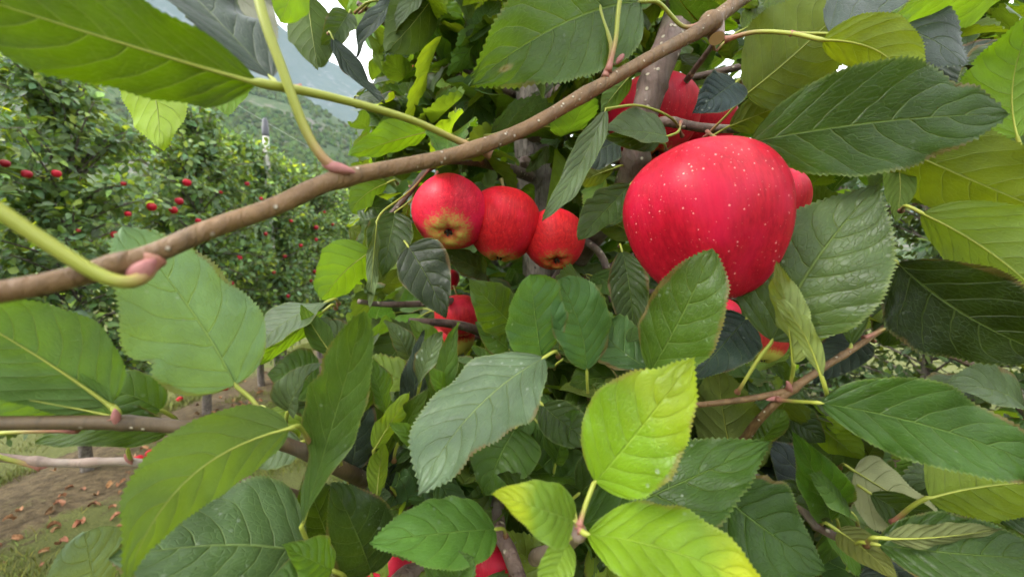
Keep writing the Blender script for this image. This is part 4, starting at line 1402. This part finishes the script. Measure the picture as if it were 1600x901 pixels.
def calyx_mesh(elong):
    V, F = [], []
    z0 = -0.80 * elong
    for k in range(5):
        a = k * 1.2566
        c, s = math.cos(a), math.sin(a)
        o = len(V)
        V += [(c * .02 - s * .05, s * .02 + c * .05, z0 + .05), (c * .02 + s * .05, s * .02 - c * .05, z0 + .05), (c * .10 + s * .03, s * .10 - c * .03, z0 - .05), (c * .07, s * .07, z0 - .13), (c * .10 - s * .03, s * .10 + c * .03, z0 - .05)]
        F += [(o, o + 1, o + 2, o + 4), (o + 4, o + 2, o + 3)]
    o = len(V)
    for k in range(10):
        a = k * .628
        V.append((math.cos(a) * .11, math.sin(a) * .11, z0 + .045))
    F.append(tuple(range(o, o + 10)))
    return mesh('calyx', V, F, [M['calyx']])


SM = stalk_mesh()


def apple(x, y, d, rpx, down, label, colr=(1, 1, 1), green=0.2, conic=.12, elong=1.0, group='apples hanging on the tree in front', spin=0, stretch=1.0, parts=True, lobes=.03, mat='apple'):
    rad = rpx * d / FPX
    me = apple_mesh('apple', conic, elong, seed=int(x), lobes=lobes)
    me.materials[0] = M[mat]
    o = link('apple', me)
    o.location = P(x, y, d)
    dv = (CAMR @ Vector(down)).normalized()
    q = (-dv).to_track_quat('Z', 'Y')
    o.rotation_mode = 'QUATERNION'
    o.rotation_quaternion = q @ Matrix.Rotation(spin, 3, 'Z').to_quaternion()
    o.scale = (rad, rad, rad * stretch)
    o.color = (*colr, 1 - green)
    tag(o, label, 'apple', group)
    if parts:
        st_ = link('stalk', SM, o)
        if mat == 'apple_speckled': st_.scale = (.7, .7, .62)
        link('calyx', calyx_mesh(elong), o)
    return o


# down vectors in camera axes: (right, up, towards the lens)
apple(1101, 349, .200, 113, (0.16, -0.97, 0.06), 'largest apple, pink-red and densely speckled, in the right half', (.70, .34, .78), -.5, conic=.205, elong=1.2, lobes=.095, spin=.6, mat='apple_speckled')
apple(1196, 316, .235, 58, (0.1, -0.9, 0.1), 'apple mostly hidden behind the right side of the largest apple', (.85, .8, 1.0), .05, elong=1.0)
apple(704, 333, .340, 60, (0.04, -0.70, 0.66), 'left apple of the hanging trio, greenish yellow round its calyx', (1.3, 1.5, 1.9), .25, conic=.06, elong=.93)
apple(786, 351, .362, 58, (-0.08, -0.97, 0.12), 'middle apple of the hanging trio, all red and tallest', (1.4, 1.7, 1.2), .12, conic=.14, elong=1.06)
apple(866, 375, .370, 49.5, (0.03, -0.78, 0.55), 'right apple of the hanging trio, smallest, calyx showing', (1.4, 1.9, 1.1), .14, conic=.10, elong=.98)
apple(1020, 186, .385, 68, (0.05, -0.98, 0.1), 'dusky red apple partly behind the brown limb at the top', (.95, .8, 1.1), .1)
apple(1100, 194, .42, 48, (0.05, -0.98, 0.1), 'red apple showing a sliver beside the one behind the limb', (.9, .7, 1.0), .05)
apple(716, 492, .43, 36, (0.05, -0.98, 0.1), 'upper of two apples behind the dark curled leaf, pale red', (1.05, 2.2, 1.3), .1)
apple(708, 528, .45, 34, (0.25, -0.9, 0.2), 'lower of two apples behind the dark curled leaf, orange underneath', (1.0, 1.5, .8), .75)
apple(1124, 492, .36, 30, (0.0, -0.98, -0.1), 'pink apple top peeping out just below the largest apple', (1.0, 1.2, 1.5), .1)
apple(1190, 532, .27, 36, (-0.15, -0.9, 0.3), 'orange-red apple hidden behind the broad leaf below the largest apple', (1.0, 3.2, 1.2), .5)
apple(626, 884, .255, 50, (0.1, -0.98, 0.15), 'dark red apple at the bottom under the fresh green leaf', (.62, .5, .7), .05)
apple(768, 876, .262, 46, (0.1, -0.98, 0.1), 'dark red apple at the bottom beside the grey upright twig', (.68, .5, .7), .1)
apple(700, 436, .46, 18, (0, -1, 0), 'small bit of red fruit above the two hidden apples', (.7, .6, .8), .1, parts=False)
apple(690, 68, 1.05, 17, (0, -1, .1), 'red apple high in the leaves right of the dark drooping leaf', (.8, .6, .7), .1, parts=False)
apple(647, 119, 1.2, 15, (0, -1, .1), 'pale red apple in the leaves above the forking leaf stalk', (.95, 1.6, 1.1), .2, parts=False)
apple(672, 150, 1.3, 11, (0, -1, .1), 'tiny red apple deep in the leaves beside the thin hanging twig', (.8, .8, .8), .2, parts=False)
apple(634, 762, .32, 9, (0, -1, .1), 'red fruit glimpsed between the leaves low in the middle', (.7, .5, .7), .1, parts=False)
apple(690, 600, .42, 22, (0, -1, .1), 'red fruit glimpsed behind the upright narrow leaves', (.8, .6, .8), .1, parts=False)
apple(1407, 464, 3.2, 11, (0, -1, .1), 'bright red apple in the window of leaves at the right', (1.1, 1, .9), .05, parts=False, group='apples of the right row')
apple(1455, 376, 3.3, 9, (0, -1, .1), 'dim red apple above the very dark leaf at the right', (.8, .7, .7), .05, parts=False, group='apples of the right row')
apple(1440, 620, 2.9, 7, (0, -1, .1), 'red speck of an apple low in the right row', (.9, .7, .7), .05, parts=False, group='apples of the right row')

# apples of the left row
FARM = apple_mesh('apple', .12, 1.15, 16, 12, .02, 3)


def far_apple(x, y, rpx, label, k=1.0, dx=2.6):
    dx += random.uniform(-.08, .12)
    k *= random.uniform(.42, .72)
    d = dx * FPX / (800 - x)
    o = link('apple', FARM)
    o.location = P(x, y, d)
    r = rpx * d / FPX * (0.58 if x < 130 else 0.70)
    o.scale = (r, r, r)
    o.rotation_euler = (random.uniform(-.3, .3), random.uniform(-.3, .3), random.uniform(0, 6))
    o.color = (k * random.uniform(.85, 1.1), k * random.uniform(.6, 1.6), k, random.uniform(.7, .98))
    tag(o, label, 'apple', 'apples in the left tree row')


random.seed(31)
FA = [(42, 272, 11, 'bright red apple near the left photo edge above the twig', 1.0), (88, 271, 10, 'orange-red apple beside the one near the left photo edge', 1.0), (8, 255, 10, 'red apple half hidden at the left photo edge', .8),
      (193, 287, 5, 'small pale red apple left of the hanging bright leaf tip', 1.0), (292, 285, 8, 'red apple highest above the paired apples of the left row', 1.0), (386, 287, 5, 'small red apple under the concrete post', 1.0),
      (237, 323, 9, 'left of the three clustered red apples above the twig', .9), (271, 328, 8, 'lower right of the three clustered red apples above the twig', 1.0), (280, 314, 8, 'uppermost of the three clustered red apples above the twig', 1.05),
      (200, 334, 6, 'reddish apple left of the cluster above the twig', .9), (310, 345, 6, 'orange apple just above the brown twig', .9), (180, 367, 8, 'dark red apple left of the sage leaf top', .8), (204, 364, 5, 'small red apple touching the sage leaf top', .8), (122, 360, 5, 'dim red apple behind the yellow stalk', .8),
      (360, 443, 7, 'bright red apple right of the big sage leaf', 1.1), (368, 466, 5, 'small red apple below the bright one beside the sage leaf', .9), (374, 403, 6, 'dark red apple under the brown twig', .85), (322, 429, 5, 'dim red apple above the sage leaf edge', .8), (285, 428, 5, 'red apple just under the twig over the sage leaf', .9)]
for x, y, r, lab, k in FA:
    far_apple(x, y, r, lab, k)
for x, y, r in [(494, 355, 5), (494, 374, 4), (500, 420, 5), (497, 425, 4), (492, 424, 4), (470, 383, 4), (512, 394, 3.5), (486, 438, 3.5), (445, 400, 4), (408, 310, 4), (398, 490, 4), (380, 488, 4), (520, 350, 3), (455, 345, 4), (428, 425, 4), (345, 300, 4), (450, 462, 4), (525, 405, 3), (415, 365, 4), (507, 331, 3)]:
    far_apple(x, y, r, 'tiny red apple in the receding far part of the left row', .9)

# ------------------------------------------------------------------ concrete post and wire of the left row
def post(px, ytop, X, label, wpx):
    d = X * FPX / (800 - px)
    top = P(px, ytop, d)
    e = empty('concrete_post', (top.x, top.y, gz(top.x, top.y)))
    e.rotation_euler = (0, R(-1.0), 0)
    hgt = top.z - e.location.z
    w_ = wpx * d / FPX / 2
    mb = MB()
    mb.add(*tube([(0, 0, -.2), (0, 0, hgt * .5), (0, 0, hgt - .16)], [w_ * 1.15, w_ * 1.05, w_], 12))
    mb.build('shaft', [M['concrete']], e)
    mb = MB()
    mb.add(*tube([(0, 0, hgt - .22), (0, 0, hgt - .205), (0, 0, hgt - .10), (0, 0, hgt - .09), (0, 0, hgt - .03), (0, 0, hgt)], [w_ * 1.1, w_ * 1.2, w_ * 1.15, w_ * .98, w_ * .9, w_ * .4], 12))
    mb.build('cap', [M['capmat']], e)
    tag(e, label, 'post')
    return e, top


_g = N('weathered_concrete')
M['concrete'] = _g.done(_g.bsdf(_g.mix(_g.noise(_g.n('TexCoord').outputs['Object'], 14, 4), (0.32, 0.31, 0.27), (0.48, 0.46, 0.41)), 0.85))
_g = N('black_plastic')
M['capmat'] = _g.done(_g.bsdf((0.03, 0.03, 0.035), 0.5))
_g = N('galvanised_wire')
M['wire'] = _g.done(_g.bsdf((0.45, 0.45, 0.45), 0.45, None, .5, Metallic=0.7))
pe, ptop = post(421, 184, 2.98, 'pale concrete post with black cap rising above the left row', 9)
mb = MB()
pa = [(-3.08, y, ptop.z - .02 - .03 * math.sin(math.pi * (y - ptop.y) / 9) * (1 if y < ptop.y else -1)) for y in np.linspace(ptop.y - 4, ptop.y + 18, 30)]
mb.add(*tube(pa, .0022, 5))
wo = mb.build('trellis_wire', [M['wire']])
tag(wo, 'thin wire strung from the concrete post above the left row', 'wire')

# ------------------------------------------------------------------ orchard floor: grass tufts, dead leaves, fallen fruit
_g = N('grass_blade')
_a = _g.n('Attribute', attribute_name='tint')
M['grass'] = _g.done(_g.bsdf(_g.mix(1.0, (0.13, 0.175, 0.035), _a.outputs['Color'], 'MULTIPLY'), 0.7, None, .3))
n_ = 200000
gx, gy = rng.uniform(-4.4, -.6, n_), rng.uniform(1.4, 7.5, n_)
dn = smooth_noise2(gx * 1.3, gy * 1.3, 33, 3) + np.where(np.abs(np.abs(gx) - 3.1) > .42, .22, -.10)
ok_ = np.where(dn > rng.normal(.14, .07, n_))[0][:60000]
gx, gy, dn = gx[ok_], gy[ok_], dn[ok_]
n_ = len(gx)
gzz = ground_height(gx, gy) - .003
gh = rng.uniform(.015, .055, n_) * np.where(dn > .3, 1.5, 1)
ga, gw = rng.uniform(0, 6.28, n_), rng.uniform(.0015, .0035, n_)
lx, lyy = rng.normal(0, .5, n_) * gh, rng.normal(0, .5, n_) * gh
ca, sa = np.cos(ga) * gw, np.sin(ga) * gw
gV = np.stack([np.stack(q, 1) for q in ((gx - ca, gy - sa, gzz), (gx + ca, gy + sa, gzz), (gx + lx * .5 + ca * .7, gy + lyy * .5 + sa * .7, gzz + gh * .65), (gx + lx * .5 - ca * .7, gy + lyy * .5 - sa * .7, gzz + gh * .65), (gx + lx * 1.2, gy + lyy * 1.2, gzz + gh))], 1).reshape(-1, 3)
gF = [f for k in range(0, n_ * 5, 5) for f in ((k, k + 1, k + 2, k + 3), (k + 3, k + 2, k + 4))]
t_ = rng.uniform(.6, 1.5, n_)
gT = np.repeat(np.stack([t_ * rng.uniform(.9, 1.5, n_), t_, t_ * .9, np.ones(n_)], 1), 5, axis=0)
go = link('grass', mesh('grass', gV, gF, [M['grass']], None, None, True, gT))
tag(go, 'short patchy grass on the orchard floor', 'grass', kind='stuff')

_g = N('dead_leaf')
_oi = _g.n('ObjectInfo')
_tc = _g.n('TexCoord')
_c = _g.mix(_g.mr(_g.noise(_tc.outputs['Object'], 5, 3), .3, .7), (0.17, 0.065, 0.028), (0.36, 0.19, 0.09))
M['dead'] = _g.done(_g.bsdf(_g.mix(1.0, _c, _oi.outputs['Color'], 'MULTIPLY'), .75, None, .3))


def dead_mesh(i):
    random.seed(500 + i)
    C = Vector((random.uniform(-.1, .1), .5, random.uniform(.25, .6)))
    f = bez_fun(Vector((0, 0, 0)), Vector((0, .85, 0)), C)
    tw_ = random.uniform(-70, 70)

    def nf(u):
        _, tt = f(u)
        return Matrix.Rotation(R(tw_) * (u - .5), 3, tt) @ Vector((0, -tt.z, tt.y)).normalized()
    V, F, U = leaf_sheet(10, 4, 1, .5, f, nf, random.uniform(.5, 1.3), .06, 1.5, 0, i, random.uniform(0, .6), .02)
    return mesh('fallen_leaf', V, F, [M['dead']], U)


DM = [dead_mesh(i) for i in range(6)]
random.seed(61)
made = 0
while made < 150:
    if made < 115:
        x, y = random.gauss(-2.8, .28), random.uniform(1.5, 5.5)
    else:
        x, y = random.uniform(-3.6, -1.2), random.uniform(1.6, 5)
    q = project((x, y, 0))
    if not q or not (-10 < q[0] < 540 and 560 < q[1] < 910): continue
    o = link('fallen_leaf', DM[made % 6])
    s = random.uniform(.03, .065)
    o.location = (x, y, gz(x, y) + .006)
    o.rotation_euler = (random.gauss(0, .3), random.gauss(0, .3), random.uniform(0, 6.28))
    o.scale = (s, s, s)
    kk = random.uniform(.6, 1.5)
    o.color = (kk, kk * random.uniform(.85, 1.1), kk, 1)
    tag(o, 'curled brown dead leaf lying on the orchard floor', 'dead leaf', 'dead leaves on the orchard floor')
    made += 1
for (x, y, lab) in [(235, 707, 'fallen red apple on the soil, right one of the pair'), (217, 716, 'fallen red apple on the soil, left one of the pair'), (281, 620, 'fallen red apple beside a tree foot under the left row'), (352, 604, 'fallen red apple on the bare soil under the big sage leaf')]:
    q = CAMR @ Vector(((x - CX) / FPX, -(y - CY) / FPX, -1))
    s = -(CAMP.z - .03) / q.z
    p = CAMP + q * s
    o = link('apple', FARM)
    o.location = (p.x, p.y, gz(p.x, p.y) + .026)
    o.scale = (.031, .031, .031)
    o.rotation_euler = (random.uniform(-2, 2), random.uniform(-2, 2), 0)
    o.color = (1, 1, 1, .9)
    tag(o, lab, 'apple', 'windfall apples')

# ------------------------------------------------------------------ air
hz = 700
VV = [(x, y, z) for z in (-6, hz) for y in (-2700, 2700) for x in (-2700, 2700)]
FFc = [(0, 2, 3, 1), (4, 5, 7, 6), (0, 1, 5, 4), (1, 3, 7, 5), (3, 2, 6, 7), (2, 0, 4, 6)]
hmat = bpy.data.materials.new('valley_air')
hmat.use_nodes = True
hmat.node_tree.nodes.clear()
_o = hmat.node_tree.nodes.new('ShaderNodeOutputMaterial')
_v = hmat.node_tree.nodes.new('ShaderNodeVolumePrincipled')
_v.inputs['Color'].default_value = (0.66, 0.82, 1.0, 1)
_v.inputs['Density'].default_value = 0.00011
_v.inputs['Anisotropy'].default_value = 0.2
hmat.node_tree.links.new(_v.outputs[0], _o.inputs['Volume'])
haze = link('haze', mesh('haze', VV, FFc, [hmat], smooth=False))
tag(haze, 'thin pale valley haze', 'haze', kind='stuff')
